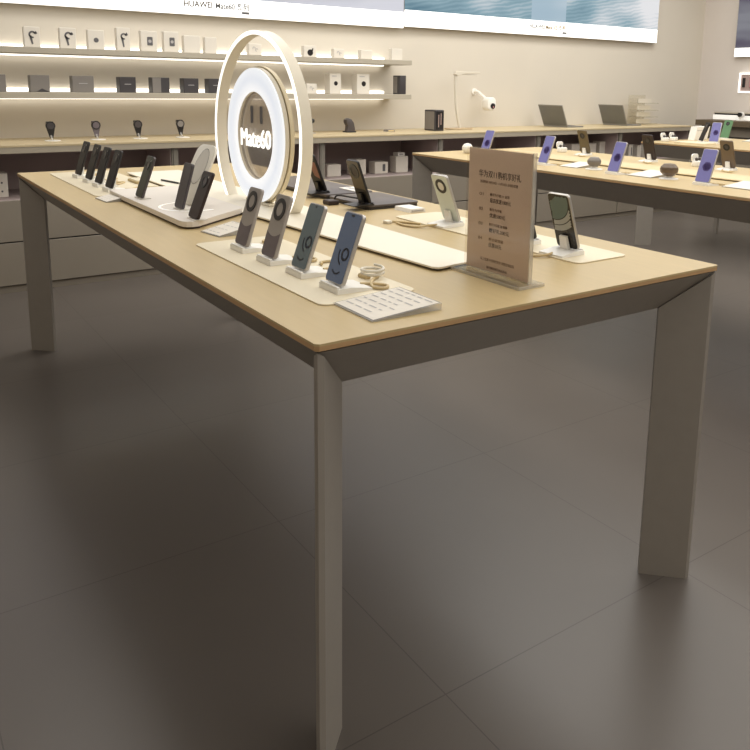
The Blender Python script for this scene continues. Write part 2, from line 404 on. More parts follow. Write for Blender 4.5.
# white boxes on the upper shelf
def picture_box(name, x0, x1, y0, d, z0, h, m, label, pic=None, group=None, cat='box', side=None):
    t = thing(name, label, cat, ((x0 + x1) / 2, y0 + d / 2, z0), group=group)
    ca = part('carton', MB().box(x0, x1, y0, y0 + d, z0, z0 + h, .003), m, t)
    w = x1 - x0; cx, cz = (x0 + x1) / 2, z0 + h * .5
    yf = y0 - .0012
    if pic == 'watch':
        part('printed_watch', MB().ring(w * .13, w * .24, yf, y0 + .0005, (cx + w * .03, cz + h * .12), 'y', (R(20), R(290)), 20)
             .prism([(cx - w * .2, cz + h * .12), (cx - w * .02, cz + h * .06), (cx + w * .06, cz - h * .34), (cx - w * .04, cz - h * .36)], yf, y0 + .0005)
             .prism([(cx + w * .08, cz + h * .2), (cx + w * .26, cz + h * .3), (cx + w * .34, cz + h * .18), (cx + w * .2, cz + h * .14)], yf, y0 + .0005), M['inkg'], ca)
    elif pic == 'dot':
        part('printed_dot', MB().disc(w * .15, yf, y0 + .0005, (cx, cz - h * .02)), M['inkg'], ca)
    elif pic == 'square':
        part('printed_square', MB().rrect(w * .34, h * .42, .006, yf, y0 + .0005, (cx + w * .05, cz)), M['inkg'], ca)
        part('printed_face', MB().disc(w * .1, yf - .0006, yf + .0005, (cx + w * .05, cz)), M['inkl'], ca)
    elif pic == 'buds':
        part('printed_earbud', MB().disc(w * .22, yf, y0 + .0005, (cx, cz - h * .1)).prism([(cx + w * .05, cz), (cx + w * .18, cz + h * .3), (cx + w * .26, cz + h * .28), (cx + w * .18, cz - h * .05)], yf, y0 + .0005), M['black'], ca)
    elif pic == 'squiggle':
        part('printed_earbud', MB().ring(w * .07, w * .12, yf, y0 + .0005, (cx - w * .1, cz + h * .1), 'y', (R(-20), R(220)), 12)
             .ring(w * .07, w * .12, yf, y0 + .0005, (cx + w * .12, cz - h * .05), 'y', (R(30), R(260)), 12), M['inkl'], ca)
    elif pic == 'name':
        part('printed_line', MB().box(cx - w * .2, cx + w * .2, yf, y0 + .0005, cz + h * .02, cz + h * .06), M['inkl'], ca)
    elif pic == 'lens':
        part('printed_lens', MB().disc(w * .17, yf, y0 + .0005, (cx + w * .03, cz + h * .02)), M['black'], ca)
        part('printed_line', MB().box(cx - w * .3, cx + w * .1, yf, y0 + .0005, cz + h * .36, cz + h * .4), M['inkl'], ca)
    elif pic == 'fold':
        part('printed_fold', MB().prism([(cx - w * .2, z0 + h * .03), (cx + w * .08, z0 + h * .22), (cx + w * .45, z0 + h * .03)], yf, y0 + .0005), M['dgrey'], ca)
    elif pic == 'half':
        part('light_half', MB().box(x0 + .002, x0 + w * .5, yf, y0 + .0005, z0 + .002, z0 + h - .002), M['grey'], ca)
    elif pic == 'phone':
        part('printed_phone', MB().rrect(w * .2, h * .6, .004, yf, y0 + .0005, (cx + w * .18, cz)), M['inkg'], ca)
    elif pic == 'dots':
        mb = MB()
        for k in range(7): mb.disc(.0055, yf, y0 + .0005, (x0 + w * (.3 + .4 * ((k * 5) % 3) / 2), z0 + h * (.12 + .12 * k)), 'y', 10)
        part('printed_dots', mb, M['inkg'], ca)
    return t
S1 = [(.293, .385, .118, 'watch', 'white watch box with grey watch print, first from left on upper shelf'),
      (.49, .587, .122, 'watch', 'white watch box with grey watch print, second from left on upper shelf'),
      (.651, .752, .117, 'dot', 'white box with small round dot print on upper shelf'),
      (.823, .91, .139, 'watch', 'tall white watch box with dark watch print, right of the dot box'),
      (.972, 1.08, .127, 'square', 'white box with square watch print, left one of the two on upper shelf'),
      (1.119, 1.221, .13, 'square', 'white box with square watch print, right one of the two on upper shelf'),
      (1.251, 1.366, .111, None, 'plain white box beside the square watch boxes on upper shelf'),
      (1.394, 1.48, .107, None, 'plain white box just left of the ring sign, upper shelf'),
      (1.708, 1.806, .077, 'squiggle', 'small white box seen through the top of the ring sign'),
      (2.132, 2.238, .08, 'buds', 'white box with black earbud print on upper shelf, right of ring'),
      (2.38, 2.473, .067, 'squiggle', 'low white box with thin earbud print, upper shelf right part'),
      (2.613, 2.72, .067, None, 'plain low white box, second from right on upper shelf'),
      (2.895, 2.997, .087, None, 'plain white box at the right end of upper shelf')]
for x0, x1, h, pic, lab in S1:
    picture_box('product_box', x0 + .008, x1 + .004, 4.1, .045, 1.388, h, M['offwhite'], lab, pic, 'product boxes on the upper shelf')
S2 = [(.08, .188, .1, 'name', 'grey', 'grey box cut by the left picture edge on lower shelf'),
      (.318, .425, .1, 'fold', 'grey', 'grey box with dark folded print, lower shelf left'),
      (.554, .68, .1, 'name', 'grey', 'mid grey box with thin name line, lower shelf left'),
      (.835, .937, .098, 'name', 'dgrey', 'black box with thin name line, middle of lower shelf'),
      (1.04, 1.154, .098, 'half', 'dgrey', 'half light half dark box on lower shelf'),
      (1.248, 1.35, .096, 'name', 'dgrey', 'dark box second left of the ring sign, lower shelf'),
      (1.42, 1.525, .096, 'name', 'dgrey', 'dark box right behind the left rim of the ring sign'),
      (2.162, 2.244, .072, 'squiggle', 'offwhite', 'small white box just right of the ring on lower shelf'),
      (2.353, 2.448, .148, 'lens', 'offwhite', 'tall white box with black dot, left one on lower shelf'),
      (2.588, 2.7, .148, 'lens', 'offwhite', 'tall white box with black dot, right one on lower shelf')]
for x0, x1, h, pic, m, lab in S2:
    picture_box('product_box', x0, x1, 4.1, .08, 1.127, h, M[m], lab, pic, 'product boxes on the lower shelf')
t = thing('smart_speaker', 'dark two tone speaker at the right end of lower shelf', 'speaker', (3.0, 4.15, 1.127))
part('speaker_body', MB().rrect(.07, .1, .016, 1.127, 1.272, (3.012, 4.15), 'z', .004), M['dgrey'], t, smooth=True)
part('speaker_front', MB().box(2.9755, 2.9785, 4.13, 4.185, 1.137, 1.262), M['grey'], t)

# ------------------------------------------------------------------ lightboxes
def lightbox():
    t = thing('lightbox_sign', 'white backlit wall sign with pale picture, left of the seam', 'sign', (1.2, YW, 1.65), group='backlit wall signs')
    part('sign_case', MB().box(-1.6, 3.145, 4.30, YW - .001, 1.65, 2.75), M['lbframe'], t)
    wb = part('white_band', MB().box(-1.6, 3.145, 4.296, 4.30, 1.65, 1.775), M['lbwhite'], t)
    part('picture_panel', MB().box(-1.6, 3.145, 4.296, 4.30, 1.775, 2.75), M['pic1'], t)
    part('lettering', MB().text('HUAWEI', .055, FACE_NY(1.335, 4.294, 1.703), width=.2, bold=.001), M['ink'], wb)
    part('lettering', MB().text('Mate60 系列', .052, FACE_NY(1.56, 4.294, 1.702), width=.245, bold=.0008), M['ink2g'], wb)
    part('small_tag', MB().box(1.755, 1.81, 4.2935, 4.296, 1.674, 1.69), M['inkg'], wb)
    t = thing('lightbox_sign', 'backlit wall sign with teal sea picture, right of the seam', 'sign', (4.7, YW, 1.65), group='backlit wall signs')
    x0, x1 = 3.155, 6.34
    part('sign_case', MB().box(x0, x1, 4.30, YW - .001, 1.664, 2.75), M['lbframe'], t)
    wb = part('white_band', MB().box(x0, x1, 4.296, 4.30, 1.664, 1.795), M['lbwhite'], t)
    part('picture_panel', MB().box(x0, 4.55, 4.296, 4.30, 1.795, 2.75), M['pic2'], t)
    part('picture_panel', MB().box(4.55, 4.99, 4.294, 4.30, 1.795, 2.75), M['pic3'], t, label='pale blue centre picture')
    part('picture_panel', MB().box(4.99, x1, 4.296, 4.30, 1.795, 2.75), M['pic2'], t)
    part('lettering', MB().text('HUAWEI', .055, FACE_NY(4.53, 4.294, 1.722), width=.19, bold=.001), M['inkg'], wb)
    part('lettering', MB().text('Mate X5 系列', .052, FACE_NY(4.735, 4.294, 1.722), width=.25, bold=.001), M['gold'], wb)
    part('small_tag', MB().box(4.955, 5.01, 4.2935, 4.296, 1.69, 1.706), M['inkg'], wb)
lightbox()
t = thing('lightbox_sign', 'backlit sign with dark dusk picture on the right wall', 'sign', (XR, 2.4, 1.54))
part('sign_case', MB().box(XR - .05, XR - .001, .9, 3.92, 1.54, 2.75), M['lbframe'], t)
part('white_band', MB().box(XR - .054, XR - .05, .9, 3.92, 1.54, 1.63), M['lbwhite'], t)
part('picture_panel', MB().box(XR - .054, XR - .05, .9, 3.915, 1.63, 2.75), M['pic4'], t)
t = thing('wall_niche_display', 'small white framed panel with dark and pink bars on right wall', 'display', (XR, 3.3, 1.17))
mb = MB(); x0, x1 = XR - .03, XR - .001
mb.box(x0, x1, 2.7, 3.855, 1.168, 1.186).box(x0, x1, 2.7, 3.855, 1.358, 1.374).box(x0, x1, 3.838, 3.855, 1.186, 1.358).box(x0, x1, 2.7, 2.72, 1.186, 1.358)
part('glowing_frame', mb, M['lbwhite'], t)
np_ = part('panel', MB().box(XR - .02, XR - .001, 2.72, 3.838, 1.186, 1.358), M['rosep'], t)
for k, (y, m) in enumerate(((3.80, 'black'), (3.72, 'rose'), (3.62, 'rose'), (3.52, 'dgrey'))):
    part('bar', MB().box(XR - .026, XR - .02, y - .015, y + .015, 1.225, 1.322), M[m], np_)

# ------------------------------------------------------------------ right wall counter
t = thing('side_counter', 'brown topped counter along the right wall', 'counter', (6.9, 1.5, 0))
part('counter_body', MB().box(6.64, XR - .002, -1.5, 3.89, .0, .838), M['cab'], t)
part('worktop', MB().box(6.56, XR - .002, -1.5, 3.915, .838, .893, .002, 1), M['brown'], t)
part('drawer_slot', MB().box(6.634, 6.64, -1.4, 3.8, .70, .735), M['gap'], t)
part('drawer_slot', MB().box(6.634, 6.64, -1.4, 3.8, .40, .42), M['gap'], t)
t = thing('display_riser', 'low white riser with black slot on the right counter', 'display stand', (7.0, 2.4, .893))
part('riser_base', MB().box(6.84, 7.16, 1.0, 3.905, .893, .941, .002, 1), M['selflit_white'], t)  # no lamp inside; slight emission in the material keeps it white
part('riser_slot', MB().box(6.85, 7.15, 1.02, 3.895, .941, .957), M['black'], t)
part('riser_top', MB().box(6.845, 7.16, 1.0, 3.9, .957, .970, .002, 1), M['shelf'], t)
t = thing('watch_display', 'dark wristwatch looped on pale holder at the right counter riser', 'watch', (6.78, 3.55, .893))
part('holder', MB().lathe([(.04, 0), (.04, .006), (.012, .01), (.010, .036), (.0, .038)], (6.78, 3.55, .893)), M['white'], t, smooth=True)
part('strap', MB().ring(.022, .031, 6.765, 6.795, (3.55, .95), 'x', n=24), M['white'], t, smooth=True)
part('watch_face', MB().disc(.022, 6.748, 6.768, (3.55, .952), 'x'), M['black'], t)
part('side_button', MB().box(6.752, 6.764, 3.573, 3.59, .948, .958), M['black'], t)

# ------------------------------------------------------------------ small things on the wall counter
ZT = .84
def watch(x, lab, m):
    t = thing('smartwatch', lab, 'watch', (x, 4.08, ZT), group='smartwatches on the wall counter')
    part('stand_disc', MB().lathe([(.045, 0), (.045, .004), (.0, .005)], (x, 4.02, ZT)), M['white'], t, smooth=True)
    part('stand_post', MB().tube([(x, 4.02, ZT + .004), (x, 4.05, ZT + .02), (x, 4.075, ZT + .05), (x, 4.08, ZT + .075)], .006), M['acryl_edge'], t, smooth=True)
    cs_ = part('case', MB().disc(.027, 4.052, 4.066, (x, ZT + .088), 'y', 24), M['black'], t)
    part('dial', MB().disc(.020, 4.0505, 4.053, (x, ZT + .088), 'y', 24), M[m], cs_)
    part('strap', MB().prism([(x - .024, ZT + .075), (x + .024, ZT + .075), (x + .012, ZT + .015), (x - .006, ZT + .012)], 4.056, 4.064).prism([(x - .022, ZT + .1), (x + .022, ZT + .1), (x + .016, ZT + .113), (x - .02, ZT + .113)], 4.06, 4.085), M['black'] if m != 'two_lo' else M['two_lo'], t)
watch(.405, 'black smartwatch on the wall counter, leftmost of four', 'dgrey')
watch(.667, 'mauve strap smartwatch on the wall counter, second from left', 'two_lo')
watch(.924, 'black smartwatch with grey dial on wall counter, third from left', 'graph')
watch(1.2, 'small dark smartwatch with grey dial nearest the ring, wall counter', 'grey')

t = thing('earbud_stand', 'black earbud on clear post beside the ring rim', 'earbud', (2.2, 4.1, ZT))
part('stand_post', MB().lathe([(.03, 0), (.03, .004), (.006, .008), (.005, .075), (0, .076)], (2.2, 4.1, ZT)), M['acryl_edge'], t, smooth=True)
part('earbud', MB().lathe([(0, -.02), (.018, -.012), (.022, .0), (.018, .012), (0, .02)], (2.2, 4.1, ZT + .09)), M['black'], t, smooth=True)
t = thing('curved_speaker', 'grey curved upright gadget on wall counter right of ring', 'speaker', (2.52, 4.1, ZT))
part('shell', MB().prism([(2.485, ZT), (2.56, ZT), (2.562, ZT + .03), (2.55, ZT + .075), (2.53, ZT + .1), (2.505, ZT + .107), (2.485, ZT + .095), (2.484, ZT + .075), (2.5, ZT + .05), (2.497, ZT + .02)], 4.08, 4.13, 'y', .006), M['graph'], t, smooth=True)
part('foot', MB().box(2.483, 2.565, 4.07, 4.14, ZT, ZT + .01, .003), M['black'], t)
t = thing('price_tag', 'small green grey tag lying on wall counter', 'tag', (2.87, 4.08, ZT))
part('tag_body', MB().prism([(2.835, ZT), (2.905, ZT), (2.9, ZT + .016), (2.842, ZT + .016)], 4.05, 4.11), M['grey'], t)
part('tag_face', MB().box(2.845, 2.897, 4.0485, 4.05, ZT + .003, ZT + .013), M['cord'], t)
t = thing('speaker_box', 'black square speaker with open grey side left of desk lamp', 'speaker', (3.29, 4.05, ZT))
part('housing', MB().box(3.245, 3.335, 3.98, 4.125, ZT, ZT + .166, .006), M['dgrey'], t)
part('grille', MB().box(3.2425, 3.2455, 3.992, 4.113, ZT + .012, ZT + .154), M['grey'], t)
dp = part('dark_panel', MB().box(3.255, 3.325, 3.9775, 3.9805, ZT + .012, ZT + .154), M['black'], t)
part('printed_stripes', MB().box(3.275, 3.283, 3.9765, 3.978, ZT + .03, ZT + .13).box(3.298, 3.306, 3.9765, 3.978, ZT + .05, ZT + .14), M['rosep'], dp)
t = thing('desk_lamp', 'white desk lamp with long flat arm on the wall counter', 'lamp', (3.6, 4.12, ZT))
part('base', MB().rrect(.24, .13, .04, ZT, ZT + .012, (3.6, 4.12), 'z', .004), M['lampb'], t, smooth=True)
part('pole', MB().tube([(3.61, 4.12, ZT + .01), (3.572, 4.12, ZT + .16), (3.556, 4.12, ZT + .32), (3.55, 4.12, ZT + .462)], .012), M['lampw'], t, smooth=True)
part('arm', MB().prism([(3.535, ZT + .452), (3.548, ZT + .476), (3.80, ZT + .476), (3.80, ZT + .466), (3.64, ZT + .455), (3.562, ZT + .438)], 4.1, 4.14, 'y', .003), M['lampw'], t)
part('light_bar', MB().box(3.62, 3.79, 4.108, 4.132, ZT + .448, ZT + .4545), M['offwhite'], t)
t = thing('security_camera', 'white wall camera with black lens beside the desk lamp', 'camera', (3.98, YW, 1.05))
part('wall_plate', MB().disc(.03, YW - .008, YW, (3.95, 1.15), 'y', 20), M['white'], t, smooth=True)
part('bracket', MB().tube([(3.95, YW - .004, 1.15), (3.95, 4.30, 1.148), (3.96, 4.26, 1.12), (3.985, 4.23, 1.09)], .014), M['white'], t, smooth=True)
part('body', MB().rrect(.10, .115, .04, 4.16, 4.25, (4.0, 1.048), 'y', .015), M['white'], t, smooth=True)
ln = part('lens', MB().disc(.024, 4.153, 4.165, (4.005, 1.03)), M['black'], t)
part('lens_glint', MB().disc(.008, 4.1515, 4.1535, (4.008, 1.022)), M['rose'], ln)

def laptop(x, y, lab, hh=.205):
    t = thing('laptop', lab, 'laptop', (x, y, ZT), group='laptops on the wall counter')
    kb = part('keyboard_base', MB().rrect(.22, .30, .012, ZT, ZT + .012, (x + .11, y), 'z', .002), M['laptop'], t)
    part('keys', MB().box(x + .03, x + .12, y - .13, y + .13, ZT + .0118, ZT + .0135), M['dgrey'], kb)
    part('trackpad', MB().box(x + .14, x + .2, y - .05, y + .05, ZT + .0118, ZT + .0125), M['graph'], kb)
    a = R(24); dx, dz = -math.sin(a), math.cos(a)
    nx, nz = math.cos(a), math.sin(a)
    def quad(y0, y1, s0, s1, o0, o1):
        b = Vector((x + .004, 0, ZT + .012))
        P = lambda s, o, yy: (b.x + dx * s + nx * o, yy, b.z + dz * s + nz * o)
        return [P(s0, o0, y0), P(s1, o0, y0), P(s1, o1, y0), P(s0, o1, y0), P(s0, o0, y1), P(s1, o0, y1), P(s1, o1, y1), P(s0, o1, y1)]
    F = [(0, 1, 2, 3), (4, 5, 6, 7), (0, 1, 5, 4), (1, 2, 6, 5), (2, 3, 7, 6), (3, 0, 4, 7)]
    ld = part('lid', MB().poly(quad(y - .15, y + .15, 0, hh, -.004, .003), F), M['laptop'], t)
    part('back_cover', MB().poly(quad(y - .142, y + .142, .008, hh - .008, -.0048, -.0035), F), M['lapscr'], ld)
    part('screen', MB().poly(quad(y - .142, y + .142, .012, hh - .008, .0028, .0038), F), M['scr_off'], ld)
laptop(4.74, 4.12, 'open grey laptop on wall counter, nearer one beside the camera')
laptop(5.56, 4.12, 'open grey laptop on wall counter, right one by the brochure rack')
t = thing('brochure_rack', 'pale clear tiered rack at the right end of wall counter', 'rack', (6.05, 4.15, ZT))
part('back_sheet', MB().box(5.9, 6.15, 4.24, 4.25, ZT, ZT + .29), M['acryl_base'], t)
for k in range(4):
    part('tier', MB().box(5.92, 6.14, 4.06, 4.245, ZT + .004 + k * .068, ZT + .012 + k * .068), M['acryl_base'], t)
    part('card', MB().box(5.93, 6.13, 4.15, 4.16, ZT + .012 + k * .068, ZT + .052 + k * .068), M['lampw'], t)

# white boxes inside the counter niches
N = [(.03, .135, .139, 'dots', 'white box with grey dot print at the left picture edge'),
     (2.245, 2.36, .088, None, 'white box in niche, leftmost of four behind dark plinths'),
     (2.463, 2.578, .115, None, 'white box in niche directly behind the black camera phone'),
     (2.658, 2.778, .09, 'phone', 'white box with grey phone print in the counter niche'),
     (2.851, 2.966, .125, None, 'white box in niche nearest the second table corner'),
     (4.79, 4.90, .16, None, 'white box in niche left of the olive phone'),
     (5.017, 5.12, .16, None, 'white box in niche right of the olive phone'),
     (5.17, 5.25, .172, None, 'tall white box in niche left of the third lilac phone'),
     (5.585, 5.65, .13, 'phone', 'white box in niche just right of the third lilac phone'),
     (5.716, 5.81, .12, None, 'white box in niche behind the dark brown phone')]
for x0, x1, h, pic, lab in N:
    picture_box('product_box', x0, x1, 3.95, .09, .53, h, M['offwhite'], lab, pic, 'white boxes in the counter niches')
t = thing('box_lid', 'small white box stacked on the niche box by the second table', 'box', (2.91, 3.99, .655))
part('lid', MB().box(2.875, 2.94, 3.96, 4.03, .655, .683, .003), M['white'], t)
part('seal', MB().box(2.89, 2.925, 3.9588, 3.961, .663, .674), M['inkl'], t)

# ------------------------------------------------------------------ display tables
BI, HF, TS = .09, .689, .012
def display_table(x0, y0, x1, y1, label):
    t = thing('display_table', label, 'table', ((x0 + x1) / 2, (y0 + y1) / 2, 0), group='wooden display tables')
    zt = .8; zs = zt - TS; zf = zs - .003; e = .004
    top = MB(); c = .006
    top.prism([(x0 + c, y0), (x1 - c, y0), (x1, y0 + c), (x1, y1 - c), (x1 - c, y1), (x0 + c, y1), (x0, y1 - c), (x0, y0 + c)], zt - .004, zt, 'z')
    part('tabletop', top, M['wood'], t)
    part('tabletop_edge', MB().prism([(x0 + c, y0), (x1 - c, y0), (x1, y0 + c), (x1, y1 - c), (x1 - c, y1), (x0 + c, y1), (x0, y1 - c), (x0, y0 + c)], zs, zt - .004, 'z'), M['wood_edge'], t, label='darker wooden edge under the top')
    part('shadow_gap', MB().box(x0 + .014, x1 - .014, y0 + .014, y1 - .014, zf - .002, zs), M['gap'], t)
    # sloping mitred rails: wide at the top edge, drawn in below
    cs = [(x0, y0, 1, 1), (x1, y0, -1, 1), (x1, y1, -1, -1), (x0, y1, 1, -1)]
    for i in range(4):
        a, b = cs[i], cs[(i + 1) % 4]
        P = lambda q, d, z: (q[0] + q[2] * d, q[1] + q[3] * d, z)
        vs = [P(a, e, zf), P(a, BI, HF), P(a, BI + .002, zf), P(b, e, zf), P(b, BI, HF), P(b, BI + .002, zf)]
        part('rail', MB().poly(vs, [(0, 1, 4, 3), (1, 2, 5, 4), (2, 0, 3, 5), (0, 2, 1), (3, 4, 5)]), M['frame'], t)
    for q in cs:
        # diagonal plate leg from the corner inward, its head cut along the mitre
        th = .0085; NO = th
        dx, dy = q[2] / math.sqrt(2), q[3] / math.sqrt(2)
        nx, ny = -dy, dx
        L0, L1 = (e + .0006) * math.sqrt(2), (BI) * math.sqrt(2)
        def pt(l, o, z): return (q[0] + dx * l + nx * o, q[1] + dy * l + ny * o, z)
        ztop = zf - .001
        vs = []
        for o in (-th, th):
            vs += [pt(L0 + NO, o, 0), pt(L1, o, 0), pt(L1, o, HF + .002), pt(L0 + NO, o, ztop - .007)]
        vs += [pt(L0, 0, 0), pt(L0, 0, ztop)]
        fs = [(0, 1, 2, 3), (4, 7, 6, 5), (1, 5, 6, 2), (2, 6, 7, 9, 3), (0, 3, 9, 8), (4, 8, 9, 7), (0, 8, 4, 5, 1)]
        part('leg', MB().poly(vs, fs), M['frame_lt'], t)
    return t
display_table(0, 0, 1.0536, 2.70, 'light wood display table in the foreground with the ring sign')
display_table(2.17, .09, 3.223, 2.79, 'second light wood display table with lilac phones at right')
display_table(4.36, .15, 5.41, 2.85, 'third light wood display table at far right behind the second')

H = .8
def dmat(name, x0, x1, y0, y1, h, m, lab, r=.02, base=None, z=H, cat='display mat', ch=0):
    t = thing(name, lab, cat, ((x0 + x1) / 2, (y0 + y1) / 2, z))
    if base:
        part('base_layer', MB().rrect(x1 - x0 - .012, y1 - y0 - .012, r, z, z + base, ((x0 + x1) / 2, (y0 + y1) / 2), 'z'), M['darkedge'], t, label='dark layer standing for the shadow edge')
    part('top_plate', MB().rrect(x1 - x0, y1 - y0, r, z + (base or 0), z + h, ((x0 + x1) / 2, (y0 + y1) / 2), 'z', min(.0012, h * .3)), M[m], t, smooth=True)
    return t
dmat('display_mat', .11, .325, .180, .835, .003, 'cream', 'thin cream mat under the four near phones at table front')
dmat('display_mat', .11, .37, 1.80, 2.60, .003, 'cream', 'thin cream mat under the row of black phones at far left')
dmat('display_mat', .775, .95, .175, .93, .003, 'cream', 'thin cream mat on the right side behind the standing sign')
t = thing('display_strip', 'long white raised strip down the middle of foreground table', 'display plinth', (.51, 1.36, H))
part('base_layer', MB().prism([(.396, 2.41), (.396, 1.25), (.462, .296), (.602, .318), (.611, .9), (.615, 2.41)], H, H + .005, 'z'), M['darkedge'], t, label='dark layer standing for the shadow edge')
part('top_plate', MB().prism([(.39, 2.42), (.39, 1.25), (.45, .30), (.457, .29), (.465, .287), (.600, .305), (.608, .309), (.609, .318), (.616, .9), (.62, 2.42)], H + .005, H + .010, 'z', .0012), M['strip'], t)
t = thing('display_plinth', 'white raised plinth under three phones left of the ring sign', 'display plinth', (.28, 1.43, H))
PO = [(.155, 1.79), (.155, 1.072), (.158, 1.055), (.166, 1.043), (.18, 1.036), (.20, 1.04), (.385, 1.185), (.397, 1.20), (.40, 1.22), (.40, 1.79), (.385, 1.805), (.17, 1.805)]
part('base_layer', MB().prism([(.28 + (x - .28) * .95, 1.43 + (y - 1.43) * .98) for x, y in PO], H, H + .006, 'z'), M['darkedge'], t, label='dark layer standing for the shadow edge')
part('top_plate', MB().prism(PO, H + .006, H + .022, 'z', .0012), M['plinth'], t)
def cplinth(y0, y1, lab):
    t = thing('display_plinth', lab, 'display plinth', (.88, (y0 + y1) / 2, H))
    part('base_layer', MB().rrect(.205, y1 - y0, .02, H, H + .009, (.878, (y0 + y1) / 2), 'z'), M['charside'], t)
    part('top_plate', MB().rrect(.21, y1 - y0 + .004, .022, H + .009, H + .016, (.878, (y0 + y1) / 2), 'z', .0015), M['charplinth'], t, smooth=True)
cplinth(1.075, 1.335, 'dark charcoal plinth nearer the viewer, under the black camera phone')
cplinth(1.36, 1.92, 'dark charcoal plinth behind the ring rim, under the red reflection phone')
# printed ring on the white plinth, brightened by slight emission
part('ring_decal', MB().ring(.093, .1, H + .0218, H + .0226, (.275, 1.30), 'z', (R(100), R(290)), 40), M['selflit_white'], bpy.data.objects['display_plinth'], label='white curved line printed on the plinth')

# ------------------------------------------------------------------ ring sign
rc = (1.33, 1.031); X0 = .5; zb = H + .0105
t = thing('ring_sign', 'round white glowing ring sign inside an arch on the foreground table', 'sign', (.525, 1.33, zb))
def arc(R0, R1, a0, a1, n=96):
    # one common chord: both radii end on the table strip
    mb = MB(); tb = bmesh.new(); rows = []
    t0 = math.asin((zb - rc[1]) / R1); t1 = math.asin((zb - rc[1]) / R0)
    for i in range(n + 1):
        u = i / n
        th1 = t0 + (PI - 2 * t0) * u; th0 = t1 + (PI - 2 * t1) * u
        row = []
        for Rr, th, a in ((R0, th0, a0), (R1, th1, a0), (R1, th1, a1), (R0, th0, a1)):
            row.append(tb.verts.new((a, rc[0] + Rr * math.cos(th), rc[1] + Rr * math.sin(th))))
        rows.append(row)
    for A, B in zip(rows, rows[1:]):
        for j in range(4): tb.faces.new((A[j], A[(j + 1) % 4], B[(j + 1) % 4], B[j]))
    tb.faces.new(rows[0]); tb.faces.new(rows[-1])
    bmesh.ops.recalc_face_normals(tb, faces=tb.faces[:])
    return mb.join(tb)
part('outer_arch', arc(.318, .331, X0, X0 + .036), M['beige'], t, smooth=True)
part('light_strip', arc(.3185, .3305, X0 - .0025, X0 + .0005), M['glow2'], t, label='white light line on the front edge of the arch')
part('disc_rim', MB().ring(.141, .2165, X0 + .004, X0 + .017, rc, 'x', n=80), M['beige'], t, smooth=True)
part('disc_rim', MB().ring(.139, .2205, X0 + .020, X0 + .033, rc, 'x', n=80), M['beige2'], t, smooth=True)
part('glowing_face', MB().ring(.141, .215, X0 - .002, X0 + .004, rc, 'x', n=80), M['glow'], t, smooth=True, label='bright white ring shaped light')
cp = part('clear_pane', MB().disc(.1405, X0 + .012, X0 + .016, rc, 'x', 64), M['pane'], t, label='grey tinted clear round pane')
part('lettering', MB().text('Mate60', .082, FACE_NX(X0 - .004, 1.432, .996), width=.225, depth=.0016), M['glow2'], cp, label='white raised letters')
for yb in (1.362, 1.29): part('grey_bar', MB().box(X0 + .0105, X0 + .0125, yb, yb + .018, 1.07, 1.125), M['inkg'], cp, label='grey vertical bar')  # two grey upright bars set on the pane
part('foot_block', MB().box(X0 + .005, X0 + .033, 1.24, 1.42, zb, zb + .008, .002), M['beige'], t)

# ------------------------------------------------------------------ phones and their stands
def clip_sector(mb, c, r0, r1, a0, a1, w, h, y0, y1, n=26, k=5):
    """ring sector kept only inside a w x h face"""
    tb = bmesh.new()
    for i in range(n):
        for j in range(k):
            q = []
            for di, dj in ((0, 0), (1, 0), (1, 1), (0, 1)):
                th = a0 + (a1 - a0) * (i + di) / n; r = r0 + (r1 - r0) * (j + dj) / k
                q.append((c[0] + r * math.cos(th), c[1] + r * math.sin(th)))
            if all(abs(p[0]) <= w / 2 and 0 <= p[1] <= h for p in q):
                tb.faces.new([tb.verts.new((p[0], y0, p[1])) for p in q][::-1])
    bmesh.ops.remove_doubles(tb, verts=tb.verts[:], dist=1e-6)
    return mb.join(tb)

